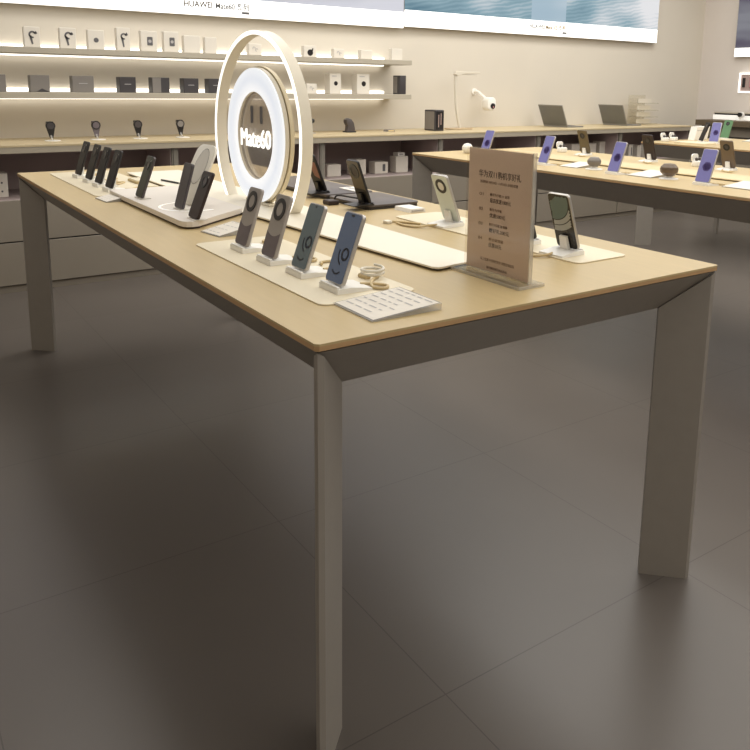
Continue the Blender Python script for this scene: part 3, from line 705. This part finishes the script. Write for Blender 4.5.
def phone(x, y, yaw, tilt, w, h, z0, style, label, group, body='black', cat='phone', name='smartphone'):
    t = thing(name, label, cat, (x, y, z0), (R(-tilt), 0, R(-90 + yaw)), group)
    d = .004
    top = [None]
    def P(nm, mb, m, lab=None, sm=False):
        # pictures, notch, camera ring ... belong to the screen or cover they sit on
        sub = nm not in ('body', 'back_cover', 'screen')
        o = part(nm, mb, M[m], top[0] if sub and top[0] else t, world=False, smooth=sm, label=lab)
        if nm in ('back_cover', 'screen'): top[0] = o
        return o
    P('body', MB().rrect(w, h, .0085, -d, d, (0, h / 2), 'y', .0012), body, sm=True)
    F0, F1, F2 = -d - .0006, -d + .0002, -d - .0011         # plate on the side that shows in the photo
    B0, B1 = d - .0002, d + .0006
    def screen_side(m, s):
        P('screen', MB().rrect(w - .005, h - .005, .007, *((F0, F1) if s < 0 else (B0, B1)), (0, h / 2)), m)
    def cam_ring(cz, r0, r1, s, rim='black', mid='graph', cx=0.):
        a = (F2 - .0012, F0 + .0004) if s < 0 else (B1 - .0004, B1 + .0017)
        P('camera_ring', MB().ring(r0, r1, *a, (cx, cz), n=32), rim, 'dark round camera ring', True)
        a2 = (F2, F0 + .0004) if s < 0 else (B1 - .0004, B1 + .0008)
        P('camera_plate', MB().disc(r0, *a2, (cx, cz)), mid)
    if style in ('two_tone',):
        P('back_cover', MB().rrect(w - .003, h - .003, .008, F0, F1, (0, h / 2)), 'two_hi')
        n = 14; W = w / 2 - .0017
        zb_ = .0018; r = .0075
        pts = [(-W, zb_ + r)] + [(-W + r - r * math.cos(R(a)), zb_ + r - r * math.sin(R(a))) for a in (30, 60, 90)] + [(W - r + r * math.sin(R(a)), zb_ + r - r * math.cos(R(a))) for a in (0, 30, 60, 90)]
        pts += [(W - 2 * W * i / n, h * .40 - .010 * math.sin(PI * i / n)) for i in range(n + 1)]
        P('lower_cover', MB().prism(pts, F2, F0 + .0001), 'two_lo', 'darker mauve lower half of the back')
        cam_ring(h - .034, .0155, .0255, -1, 'black', 'two_hi')
        screen_side('scr_off', 1)
    elif style in ('screen_a', 'screen_b'):
        screen_side('scr_a' if style == 'screen_a' else 'scr_b', -1)
        P('ring_graphic', MB().ring(.0085, .0135, F2, F0 + .0001, (.013, h * .42), n=32), 'scr_ink')
        P('arc_graphic', MB().ring(.021, .0245, F2, F0 + .0001, (.013, h * .42), 'y', (R(165), R(250)), 16), 'scr_ink')
        P('wave_graphic', MB().ring(.018, .0215, F2, F0 + .0001, (-.002, h * .13 + .02), 'y', (R(225), R(315)), 12), 'scr_ink')
        P('notch', MB().rrect(.012 if style == 'screen_b' else .006, .004, .0019, F2, F0 + .0001, (0, h - .007)), 'black')
        P('back_cover', MB().rrect(w - .003, h - .003, .008, B0, B1, (0, h / 2)), 'two_hi')
        cam_ring(h - .034, .0155, .0255, 1, 'black', 'two_hi')
    elif style in ('dark_back', 'green_reflect_back', 'brown_back', 'charcoal_back'):
        P('back_cover', MB().rrect(w - .003, h - .003, .008, F0, F1, (0, h / 2)), {'dark_back': 'blackgl', 'green_reflect_back': 'green_reflect', 'brown_back': 'dbrown', 'charcoal_back': 'charcoal'}[style])
        if style != 'charcoal_back':
            cam_ring(h - .03, .012, .018, -1, 'black', 'graph')
            P('flash', MB().disc(.0028, F2, F0 + .0001, (.018, h - .016), 'y', 12), 'silver')
        screen_side('scr_off', 1)
    elif style == 'lilac':
        screen_side('lilac', -1)
        mb = MB()
        for k in range(6):
            a = k * PI / 3
            mb.disc(.011, F2, F0 + .0001, (.004 + .010 * math.cos(a), h * .47 + .010 * math.sin(a)), 'y', 14)
        P('flower_graphic', mb, 'purple', 'dark purple flower on the screen')
        P('back_cover', MB().rrect(w - .003, h - .003, .008, B0, B1, (0, h / 2)), 'lilac')
        cam_ring(h - .032, .012, .02, 1)
    elif style in ('olive', 'taupe', 'dbrown', 'mint', 'bronze'):
        P('back_cover', MB().rrect(w - .003, h - .003, .008, F0, F1, (0, h / 2)), style)
        if style == 'mint': cam_ring(h - .034, .0135, .022, -1, 'black', 'greypan')
        elif style == 'bronze':
            cam_ring(h - .036, .017, .025, -1, 'black', 'dbrown')
            P('lower_cover', MB().rrect(w - .004, h * .33, .007, F2, F0 + .0001, (0, h * .17)), 'blackgl')
        else: cam_ring(h - .034, .010, .018, -1, 'black', 'dgrey')
        screen_side('scr_off' if style != 'bronze' else 'red', 1)
    elif style == 'red':
        P('back_cover', MB().rrect(w - .003, h - .003, .008, F0, F1, (0, h / 2)), 'blackgl')
        P('painted_red_reflection', MB().prism([(-w * .3, h * .86), (w * .42, h * .8), (w * .42, h * .36), (-w * .05, h * .42)], F2, F0 + .0001), 'red', 'dull red reflection painted on the back')  # reflection in the dark glass, laid on as a red shape
        screen_side('scr_off', 1)
    elif style == 'fan':
        P('back_cover', MB().rrect(w - .003, h - .003, .008, F0, F1, (0, h / 2)), 'fanb')
        ww, hh = w - .006, h - .004
        c = (-.022, h - .018)  # green and pale ring sectors laid over the dark back
        P('fan_shape', clip_sector(MB(), c, .0, .05, R(-180), R(40), ww, hh, F0 - .0003, 0, 44, 10), 'fan2', 'green sector of the fan shape')
        P('fan_shape', clip_sector(MB(), c, .052, .064, R(-180), R(40), ww, hh, F0 - .0003, 0, 60, 3), 'fan1', 'pale arc of the fan shape')
        P('fan_shape', clip_sector(MB(), c, .066, .080, R(-180), R(40), ww, hh, F0 - .0003, 0, 60, 3), 'fan1', 'outer pale arc of the fan shape')
        screen_side('scr_off', 1)
    elif style == 'green':
        P('back_cover', MB().rrect(w - .003, h - .003, .008, F0, F1, (0, h / 2)), 'green')
        cam_ring(h - .03, .010, .016, -1)
        screen_side('scr_off', 1)
    return t

def stand(x, y, yaw, zt, z0, side, label, group, cable=None, w=.07, m='white'):
    """cradle under a leaning phone; side=+1 front lip toward -x, -1 toward +x"""
    hz = z0 - zt
    t = thing('phone_stand', label, 'phone stand', (x, y, zt), (0, 0, R((-90 if side > 0 else 90) + yaw)), group)
    P = lambda nm, mb, mm: part(nm, mb, M[mm], t, world=False)
    hb = hz - .0025
    P('base', MB().prism([(-.013, 0), (.062, 0), (.062, hb * .35), (.03, hb), (-.013, hb)], -w / 2, w / 2, 'x', .0012) if False else
      MB().poly([(-w / 2, -.014, 0), (w / 2, -.014, 0), (w / 2, .064, 0), (-w / 2, .064, 0), (-w / 2, -.014, hb), (w / 2, -.014, hb), (w / 2, .02, hb), (-w / 2, .02, hb), (w / 2, .064, hb * .4), (-w / 2, .064, hb * .4)],
                [(0, 1, 2, 3), (4, 5, 6, 7), (7, 6, 8, 9), (0, 1, 5, 4), (1, 2, 8, 6, 5), (2, 3, 9, 8), (3, 0, 4, 7, 9)]), m)
    P('lip', MB().box(-w / 2 + .003, w / 2 - .003, -.0135, -.0068, hb, hb + .004, .001, 1), m)
    a = R(20)
    b0 = Vector((0, .0075, hz)); u = Vector((0, math.sin(a), math.cos(a))); n = Vector((0, math.cos(a), -math.sin(a)))
    L = .034
    q = [b0 - u * .004, b0 + u * L, b0 + u * L + n * .006, b0 - u * .004 + n * .012]
    P('back_support', MB().poly([(sx, p.y, p.z) for sx in (-.011, .011) for p in q], [(0, 1, 2, 3), (4, 5, 6, 7), (0, 1, 5, 4), (1, 2, 6, 5), (2, 3, 7, 6), (3, 0, 4, 7)]), m)
    if cable:
        pts = [(0, .058, hb * .5)] + cable
        P('cable', MB().tube(pts, .0032), 'cord' if m == 'white' else 'black')
    return t

GP = 'phones standing in the left row of the foreground table'
GS = 'phone stands on the foreground table'
zc = H + .003
loopA = [(.012, .085, .004), (.035, .10, .0035), (.05, .085, .0035), (.035, .07, .0035), (.01, .078, .0035), (-.02, .1, .0035), (-.04, .125, .0035)]
loopB = [(-.01, .08, .004), (-.04, .105, .0035), (-.065, .12, .0035), (-.07, .09, .0035), (-.05, .08, .0035)]
left = [('two_tone', .178, .697, 0, 18, .068, .142, 'two_hi', 'grey and mauve phone back with black ring, farther of the two'),
        ('two_tone', .178, .547, 0, 18, .068, .143, 'two_hi', 'grey and mauve phone back with black ring, nearer of the two'),
        ('screen_a', .182, .408, -1, 20, .068, .142, 'silver', 'phone with slate green screen, second from the near table corner'),
        ('screen_b', .184, .263, -1, 20, .069, .144, 'silver', 'phone with blue screen nearest the near table corner')]
sl = ['white phone stand under the farther grey and mauve phone', 'white phone stand under the nearer grey and mauve phone',
      'white phone stand under the slate green screen phone', 'white phone stand under the blue screen phone']
for k, (st, x, y, yw, ti, w, h, b, lab) in enumerate(left):
    phone(x, y, yw, ti, w, h, zc + .013, st, lab, GP, b)
    stand(x, y, yw, zc, zc + .013, 1, sl[k], GS, loopA if k % 2 else loopB, w + .006)
far = [(2.379, 'black phone at the far left table corner, farthest of four'), (2.203, 'black phone second from the far left table corner'),
       (2.053, 'black phone third from the far left table corner'), (1.90, 'black phone nearest the white plinth in the far row')]
sf = ['white phone stand under the farthest black phone', 'white phone stand under the second farthest black phone', 'white phone stand under the third black phone of the far row', 'white phone stand under the black phone by the white plinth']
for k, (y, lab) in enumerate(far):
    phone(.181, y, 3, 18.5, .070, .142, zc + .013, 'dark_back', lab, GP)
    stand(.181, y, 3, zc, zc + .013, 1, sf[k], GS, loopA if k % 2 else loopB, .07)
zp = H + .0223
phone(.185, 1.541, 0, 20, .070, .139, zp + .004, 'green_reflect_back', 'dark phone with green reflection on the white plinth, left one', GP, 'graph')
phone(.219, 1.256, 0, 16, .068, .138, zp + .004, 'charcoal_back', 'charcoal flat phone in front of the pale oversized prop', GP, 'charcoal')
phone(.194, 1.065, 1, 22, .070, .136, zp + .004, 'brown_back', 'dark brown phone on the white plinth, nearest the viewer', GP, 'dbrown')
GC = 'small stands on the white plinth'
def mini_stand(x, y, yaw, zt, z0, label, tilt=20):
    t = thing('phone_stand', label, 'phone stand', (x, y, zt), (0, 0, R(-90 + yaw)), GC)
    hz = z0 - zt
    part('base', MB().box(-.03, .03, -.008, .03, 0, hz - .0015, .0008, 1), M['offwhite'], t, world=False)
    a = R(tilt); b0 = Vector((0, .0072, hz)); u = Vector((0, math.sin(a), math.cos(a))); n = Vector((0, math.cos(a), -math.sin(a)))
    q = [b0 - u * .004, b0 + u * .03, b0 + u * .03 + n * .004, b0 - u * .004 + n * .008]
    part('back_support', MB().poly([(sx, p.y, p.z) for sx in (-.01, .01) for p in q], [(0, 1, 2, 3), (4, 5, 6, 7), (0, 1, 5, 4), (1, 2, 6, 5), (2, 3, 7, 6), (3, 0, 4, 7)]), M['offwhite'], t, world=False)
mini_stand(.185, 1.541, 0, zp, zp + .004, 'pale low stand under the dark phone with green reflection')
mini_stand(.219, 1.256, 0, zp, zp + .004, 'pale low stand under the charcoal flat phone', 16)
mini_stand(.194, 1.065, 1, zp, zp + .004, 'pale low stand under the dark brown phone', 22)

# oversized pale prop behind the charcoal phone
t = thing('phone_prop', 'pale oversized leaning panel with oval outline behind charcoal phone', 'display prop', (.268, 1.345, zp), (R(-26), 0, R(-86)))
w, h = .135, .2
pn = part('panel', MB().rrect(w, h, .036, -.004, .004, (0, h / 2 + .002), 'y', .0015), M['palep'], t, world=False, smooth=True)
mb = MB(); tb = bmesh.new(); n = 40
def ell(cx, cz, a, b, y): return [tb.verts.new((cx + a * math.cos(2 * PI * i / n), y, cz + b * math.sin(2 * PI * i / n))) for i in range(n)]
o1, o2 = ell(.008, h * .64, .040, .060, -.0052), ell(.008, h * .64, .0385, .0585, -.0052)
for i in range(n): tb.faces.new((o1[i], o1[(i + 1) % n], o2[(i + 1) % n], o2[i]))
part('oval_outline', mb.join(tb), M['graph'], pn, world=False, label='thin dark oval line')
mb = MB(); tb = bmesh.new(); n = 40
tb.faces.new(ell(.008, h * .64, .0385, .0585, -.0048)[::-1])
part('oval_panel', mb.join(tb), M['greypan'], pn, world=False, label='grey oval area')
a = R(0)
part('rear_strut', MB().poly([(sx, yy, zz) for sx in (-.015, .015) for yy, zz in ((.004, .09), (.004, .1), (.058, .0285), (.05, .0245))], [(0, 1, 2, 3), (4, 5, 6, 7), (0, 1, 5, 4), (1, 2, 6, 5), (2, 3, 7, 6), (3, 0, 4, 7)]), M['palep'], t, world=False)

# right row of the foreground table
GR = 'phones standing in the right row of the foreground table'
zd = H + .016
phone(.80, 1.425, 3, -22, .068, .142, zd + .007, 'red', 'black phone with dull red reflection, beside the ring rim', GR)
stand(.80, 1.425, 3, zd, zd + .007, -1, 'dark phone stand under the red reflection phone', GS, None, .066, 'black')
phone(.783, 1.105, 1, -20, .069, .147, zd + .007, 'bronze', 'black phone back with bronze reflection and round camera on dark plinth', GR)
stand(.783 + .0, 1.105, 1, zd, zd + .007, -1, 'dark phone stand under the bronze reflection phone', GS, None, .066, 'black')
phone(.839, .719, 2, -22, .070, .146, zc + .013, 'mint', 'pale green white phone back with black ring, left of standing sign', GR, 'silver')
stand(.839, .719, 2, zc, zc + .013, -1, 'white phone stand under the pale green phone', GS, [(.01, .085, .004), (.02, .11, .001), (.06, .125, .0005), (.11, .12, .0005)], .074)
phone(.846, .418, 1, -20, .069, .144, zc + .013, 'dark_back', 'dark phone mostly hidden behind the standing sign', GR)
stand(.846, .418, 1, zc, zc + .013, -1, 'white phone stand hidden behind the standing sign', GS, [(.0, .09, .003), (-.02, .125, .0005), (.03, .14, .0005), (.08, .13, .0005)], .074)
phone(.844, .270, 1, -19, .068, .143, zc + .013, 'fan', 'phone with dark green fan shape right of the standing sign', GR, 'silver')
stand(.844, .270, 1, zc, zc + .013, -1, 'white phone stand under the fan shape phone', GS, [(.0, .08, .003), (.02, .105, .0005), (.06, .108, .0005), (.11, .085, .0005)], .074)

# ------------------------------------------------------------------ label stands and cards on the foreground table
def wedge_label(c, w, l, hgt, rot, lab, rows=7, z=H):
    """low acrylic wedge holding a printed sheet; low edge toward -x"""
    t = thing('price_label_stand', lab, 'label stand', (c[0], c[1], z), (0, 0, R(rot)), 'acrylic price label stands')
    a, b = w / 2, l / 2
    part('acrylic_wedge', MB().poly([(-a, -b, .0005), (a, -b, .0005), (a, -b, hgt), (-a, -b, .003), (-a, b, .0005), (a, b, .0005), (a, b, hgt), (-a, b, .003)],
         [(0, 1, 2, 3), (4, 5, 6, 7), (0, 1, 5, 4), (1, 2, 6, 5), (2, 3, 7, 6), (3, 0, 4, 7)]), M['acryl_edge'], t, world=False)
    sl = math.atan2(hgt - .003, w)
    def q(u, v, dz): return (u * a, v * b, .003 + (u + 1) / 2 * (hgt - .003) + dz)
    sh = part('printed_sheet', MB().poly([q(-.94, -.95, .0006), q(.94, -.95, .0006), q(.94, .95, .0006), q(-.94, .95, .0006)], [(0, 1, 2, 3)]), M['offwhite'], t, world=False)
    if rows:
        mb = MB(); rnd = random.Random(int(c[1] * 1000))
        for k in range(rows):
            u = .8 - 1.5 * k / (rows - 1)
            v0 = .85; 
            while v0 > -.5:
                v1 = v0 - rnd.uniform(.12, .4)
                mb.poly([q(u, v0, .001), q(u, v1, .001), q(u + .05, v1, .001), q(u + .05, v0, .001)], [(0, 1, 2, 3)])
                v0 = v1 - .12
        part('printed_lines', mb, M['inkl'], sh, world=False)
    return t
wedge_label((.21, .118), .15, .135, .013, 0, 'clear price label stand at the near corner of the table')
wedge_label((.24, .945), .10, .10, .020, 8, 'white price label stand between the white plinth and near mat', 4)
wedge_label((.16, 1.755), .09, .075, .014, 0, 'clear price label stand at the left end of the white plinth', 4) if False else None
t = wedge_label((.126, 1.70), .05, .12, .012, 4, 'clear price label stand left of the white plinth', 4)
t = thing('price_card', 'white card lying on the far dark plinth by the red phone', 'card', (.83, 1.46, zd))
part('card_sheet', MB().box(.775, .905, 1.37, 1.395, zd + .0003, zd + .003) if False else MB().rrect(.06, .11, .004, zd + .0002, zd + .003, (.935, 1.43), 'z'), M['white'], t)
part('card_print', MB().box(.925, .945, 1.39, 1.47, zd + .0028, zd + .0034), M['inkl'], t)
t = thing('cable_anchor', 'small dark security tether block beside the near dark plinth', 'tether', (.735, 1.245, H))
part('block', MB().box(.715, .755, 1.222, 1.268, H, H + .016, .004), M['dbrown'], t)
part('cable', MB().tube([(.75, 1.25, H + .012), (.758, 1.24, H + .03), (.79, 1.20, H + .026), (.82, 1.15, H + .022)], .003), M['black'], t)
t = thing('price_tag', 'small white tag block beside the near corner of dark plinth', 'tag', (.885, 1.005, H))
part('tag_body', MB().prism([(.86, H), (.925, H), (.92, H + .012), (.865, H + .012)], .965, 1.05), M['white'], t)
part('tag_line', MB().box(.87, .915, .963, .9655, H + .004, H + .008), M['inkl'], t)
t = thing('tether_cable', 'beige tether cable with plug end left of the pale green phone', 'cable', (.80, .83, H))
part('cord', MB().tube([(.765, .775, H + .0035), (.74, .82, H + .0035), (.715, .85, H + .0035), (.70, .845, H + .0035)], .0034), M['cord'], t)
part('plug', MB().box(.688, .706, .832, .856, H, H + .009, .002), M['cordw'], t)
t = thing('tether_coil', 'pale coiled tether on the cream mat by the blue screen phone', 'cable', (.30, .31, H + .003))
part('coil', MB().tube([(.305 + .022 * math.cos(k * .7), .315 + .026 * math.sin(k * .7), H + .0065 + .0009 * k) for k in range(20)], .003), M['cordw'], t)
part('clip', MB().box(.278, .292, .30, .33, H + .003, H + .011, .002), M['cord'], t)
# pale flat holders between the left row and the strip
for x, y, lab in ((.335, 1.93, 'beige folded card holder behind the black phone by the plinth'), (.35, 2.12, 'beige folded card holder among the far black phones')):
    t = thing('card_holder', lab, 'card holder', (x, y, H + .003))
    part('tray', MB().rrect(.05, .13, .012, H + .003, H + .013, (x, y), 'z', .002), M['cord'], t)
    part('card', MB().rrect(.04, .11, .008, H + .0128, H + .0155, (x, y), 'z'), M['cream'], t)
t = thing('stylus_pen', 'thin black pen lying on the middle strip behind the phones', 'pen', (.42, 1.98, H + .01))
part('barrel', MB().tube([(.425, 2.06, H + .0138), (.45, 1.93, H + .0138)], .0036), M['black'], t)
part('tip', MB().tube([(.45, 1.93, H + .0138), (.4525, 1.917, H + .0138)], .0022), M['silver'], t)

# ------------------------------------------------------------------ standing acrylic sign
t = thing('acrylic_sign', 'upright clear acrylic sign with brown printed sheet on the foreground table', 'sign', (.53, .18, H))
part('base_plate', MB().box(.495, .565, .073, .29, H, H + .007, .0015, 1), M['acryl_base'], t)
part('edge_highlight', MB().box(.494, .4965, .073, .29, H + .0005, H + .0065).box(.4965, .565, .0725, .0745, H + .0005, H + .0065), M['acryl_edge'], t)  # whitish strips added as the highlights along the base edges
part('front_sheet', MB().box(.5255, .528, .082, .282, H + .007, 1.071), M['acryl'], t)
part('back_sheet', MB().box(.5345, .537, .082, .282, H + .007, 1.071), M['acryl'], t)
part('side_edge', MB().box(.5265, .536, .0795, .082, H + .007, 1.071), M['acryl_edge'], t)
ps = part('printed_sheet', MB().box(.5295, .5325, .086, .279, H + .009, 1.069), M['paper'], t)
xt = .529
def line(body, y, z, size, m, width=None, align='LEFT', nm='lettering'):
    part(nm, MB().text(body, size, FACE_NX(xt, y, z), align, .0002, width), M[m], ps)
line('华为双11', .2455, 1.011, .0165, 'ink', .056, nm='headline_lettering')
line('购机享好礼', .185, 1.011, .0165, 'ink', .069, nm='headline_lettering')
line('活动时间 10月23日 - 11月13日 全场享优惠', .241, .9975, .007, 'ink2', .117, nm='subtitle_lettering')
rows = [('01', '购华为手机 11 起享', '最高优惠1000元'), ('02', '购华为平板', '优惠500元'), ('03', '购华为穿戴 加 音频', '赠好礼200元'), ('04', '购全屋智能', '优惠50元')]
wd = [(.060, .064), (.038, .048), (.056, .062), (.046, .040)]
for k, (a, b, c) in enumerate(rows):
    z = .971 - .0318 * k
    line(a, .242, z - .001, .0095, 'ink2', .0125, nm='number_lettering')
    line(b, .2075, z + .001, .0072, 'ink2', wd[k][0], nm='offer_lettering')
    line(c, .2075, z - .0125, .0105, 'ink', wd[k][1], nm='offer_lettering')
line('以上优惠不可同时享受 详情咨询店员', .232, .831, .0075, 'ink2', .105, nm='note_lettering')
line('最终解释权归本店所有', .212, .815, .0068, 'ink2', .065, nm='note_lettering')

# ------------------------------------------------------------------ second table
G2 = 'phones on the second table'; S2g = 'phone stands on the second table'
for k, (x, y, yw, ti, lab, sb) in enumerate([
        (2.391, 2.389, 2, 21, 'lilac phone on second table, above the standing sign', 'white phone stand under the lilac phone above the sign'),
        (2.354, 1.879, -3, 21, 'lilac phone on second table just right of the standing sign', 'white phone stand under the lilac phone right of the sign'),
        (2.345, 1.409, -4, 20, 'lilac phone in the middle of the second table', 'white phone stand under the middle lilac phone'),
        (2.357, .942, 0, 20, 'largest lilac phone at the right part of the second table', 'white phone stand under the largest lilac phone')]):
    phone(x, y, yw, ti, .07, .147, H + .012, 'lilac', lab, G2, 'silver')
    stand(x, y, yw, H, H + .012, 1, sb, S2g, loopA, .076)
for k, (x, y, st, lab, sb) in enumerate([
        (3.036, 2.201, 'olive', 'olive brown phone back with round camera on second table', 'white phone stand under the olive brown phone'),
        (3.053, 1.743, 'dbrown', 'very dark brown phone back on second table', 'white phone stand under the very dark brown phone'),
        (3.045, 1.259, 'taupe', 'taupe phone back at right on second table', 'white phone stand under the taupe phone')]):
    phone(x, y, 2, -19.5, .07, .146, H + .012, st, lab, G2, st)
    stand(x, y, 2, H, H + .012, -1, sb, S2g, loopB, .076)
dmat('display_strip', 2.60, 2.82, .4, 2.6, .009, 'strip2', 'long pale raised strip down the middle of the second table', .015, .004, cat='display plinth')
wedge_label((2.47, 1.74), .16, .12, .018, 0, 'white price label stand beside the second lilac phone', 0)
wedge_label((2.46, 1.285), .18, .14, .018, 0, 'white price label stand beside the brown round case', 0)
wedge_label((2.46, .80), .16, .13, .018, 0, 'white price label stand at the right picture edge, second table', 0)
def pod(x, y, m, lab, h=.06, r=.036, stand_=True, z=H):
    t = thing('earbud_case', lab, 'earbud case', (x, y, z), group='round earbud cases on the tables')
    if stand_:
        part('holder', MB().lathe([(.042, 0), (.042, .004), (.018, .009), (.014, .016), (0, .017)], (x, y, z)), M['white'], t, smooth=True)
    b = z + (.014 if stand_ else 0)
    sl_ = part('shell', MB().lathe([(0, 0), (r * .6, h * .06), (r * .95, h * .3), (r, h * .5), (r * .95, h * .7), (r * .6, h * .94), (0, h)], (x, y, b)), M[m], t, smooth=True)
    part('lid_seam', MB().ring(r * .985, r * 1.004, b + h * .56, b + h * .58, (x, y), 'z', n=24), M['graph'], sl_)
pod(2.43, 1.60, 'grey', 'grey round earbud case beside the white label, second table', .05, .034)
pod(2.42, 1.155, 'taupe', 'brown oval earbud case in the middle of second table', .058, .04)
pod(2.46, 2.62, 'white', 'white round earbud case at the far corner of second table', .06, .032, False)
def open_case(x, y, lab, z=H):
    t = thing('open_earbud_case', lab, 'earbud case', (x, y, z), group='open white earbud cases')
    part('case', MB().rrect(.06, .05, .018, z, z + .03, (x, y), 'z', .005), M['white'], t, smooth=True)
    part('lid', MB().rrect(.06, .034, .014, x + .026, x + .034, (y, z + .04), 'x', .002) if False else MB().rrect(.056, .04, .016, y + .018, y + .026, (x, z + .045), 'y', .002), M['white'], t, smooth=True)
    part('earbud', MB().lathe([(0, 0), (.008, .004), (.008, .016), (0, .02)], (x - .014, y, z + .028), 12), M['graph'], t, smooth=True)
    part('earbud', MB().lathe([(0, 0), (.008, .004), (.008, .016), (0, .02)], (x + .014, y, z + .028), 12), M['graph'], t, smooth=True)
open_case(3.06, 2.42, 'open white earbud case left of the olive phone')
open_case(3.0, 2.33, 'open white earbud case nearest the olive phone') if False else None
open_case(3.06, 1.45, 'open white earbud case behind the largest lilac phone')

# ------------------------------------------------------------------ third table
phone(4.722, 2.47, 9, 17, .073, .149, H + .012, 'lilac', 'lilac phone with purple flower on the third table', 'phones on the third table', 'silver')
stand(4.722, 2.47, 9, H, H + .012, 1, 'white phone stand under the lilac phone on third table', 'phone stands on the third table', None, .076)
phone(4.75, 2.60, -35, 20, .07, .146, H + .012, 'dark_back', 'dark phone half hidden left of the lilac phone on third table', 'phones on the third table')
stand(4.75, 2.60, -35, H, H + .012, 1, 'white phone stand under the half hidden dark phone', 'phone stands on the third table', None, .076)
phone(5.24, 2.72, 0, 20, .075, .15, H + .012, 'green', 'green phone on the third table right of the lilac phone', 'phones on the third table', 'green')
stand(5.24, 2.72, 0, H, H + .012, 1, 'white phone stand under the green phone', 'phone stands on the third table', None, .08)
t = thing('white_carton', 'white carton standing at the far edge of the third table', 'box', (4.98, 2.78, H))
part('carton', MB().prism([(4.90, H), (5.07, H), (5.10, H + .105), (4.93, H + .105)], 2.76, 2.82, 'y', .003), M['white'], t)
part('flap_line', MB().box(4.93, 5.08, 2.7588, 2.7605, H + .075, H + .078), M['inkl'], t)
dmat('display_mat', 4.60, 4.90, 2.53, 2.70, .006, 'cream', 'small cream mat under the white carton front on third table', cat='display mat') if False else None
t = dmat('display_mat', 4.50, 4.66, 2.40, 2.66, .010, 'cream', 'small cream plate left of the lilac phone on third table', .01)
open_case(4.56, 2.78, 'open white earbud case at the far left of the third table')
open_case(4.68, 2.79, 'open white earbud case beside the white carton')
wedge_label((5.2, 2.45), .12, .1, .016, 0, 'white price label stand below the green phone on third table', 0)

# ------------------------------------------------------------------ light
def area(name, loc, size, energy, col=(1, .985, .945), rot=(0, 0, 0), sy=None):
    l = bpy.data.lights.new(name, 'AREA'); l.energy = energy; l.color = col
    l.shape = 'RECTANGLE'; l.size = size; l.size_y = sy or size
    o = bpy.data.objects.new(name, l); COL.objects.link(o); o.location = loc; o.rotation_euler = rot
    return o
area('ceiling_and_fill_light', (3.6, .9, ZC - .03), 6.4, 175, sy=5.6)
area('ceiling_and_fill_light', (3.2, 3.3, ZC - .03), 6.5, 60, sy=.6)
area('ceiling_and_fill_light', (1.8, -2.9, ZC - .03), 7.0, 70, sy=1.6)  # added fill behind the camera, brightens upright faces turned to the front
area('ceiling_and_fill_light', (-1.5, 1.0, ZC - .03), 1.6, 16, sy=4.4)  # added fill on the left side, lifts faces turned left
for x in (.55, 2.7, 4.95):
    area('ceiling_and_fill_light', (x + .1, 1.7, ZC - .06), .5, 12, sy=2.4)
W = bpy.data.worlds.new('World'); S.world = W; W.use_nodes = True
W.node_tree.nodes['Background'].inputs[0].default_value = (.5, .48, .45, 1)
W.node_tree.nodes['Background'].inputs[1].default_value = .35

# ------------------------------------------------------------------ camera
f, cx, cy = 780.376, 400.992, 229.703
yaw, pitch, roll = .608170, -.183318, .0141002
cam = bpy.data.cameras.new('Camera'); co = bpy.data.objects.new('Camera', cam); COL.objects.link(co)
F = Vector((math.sin(yaw) * math.cos(pitch), math.cos(yaw) * math.cos(pitch), math.sin(pitch)))
rt = Vector((math.cos(yaw), -math.sin(yaw), 0)); up = rt.cross(F)
r2 = rt * math.cos(roll) + up * math.sin(roll); u2 = -rt * math.sin(roll) + up * math.cos(roll)
co.matrix_world = Matrix(((r2.x, u2.x, -F.x, -.555554), (r2.y, u2.y, -F.y, -1.023775), (r2.z, u2.z, -F.z, 1.198733), (0, 0, 0, 1)))
cam.sensor_fit = 'HORIZONTAL'; cam.sensor_width = 36; cam.lens = 36 * f / 750
cam.shift_x = (375 - cx) / 750; cam.shift_y = -(375 - cy) / 750
cam.clip_start = .05; cam.clip_end = 60
S.camera = co
S.view_settings.view_transform = 'Standard'; S.view_settings.look = 'None'
S.view_settings.exposure = 0; S.view_settings.gamma = 1
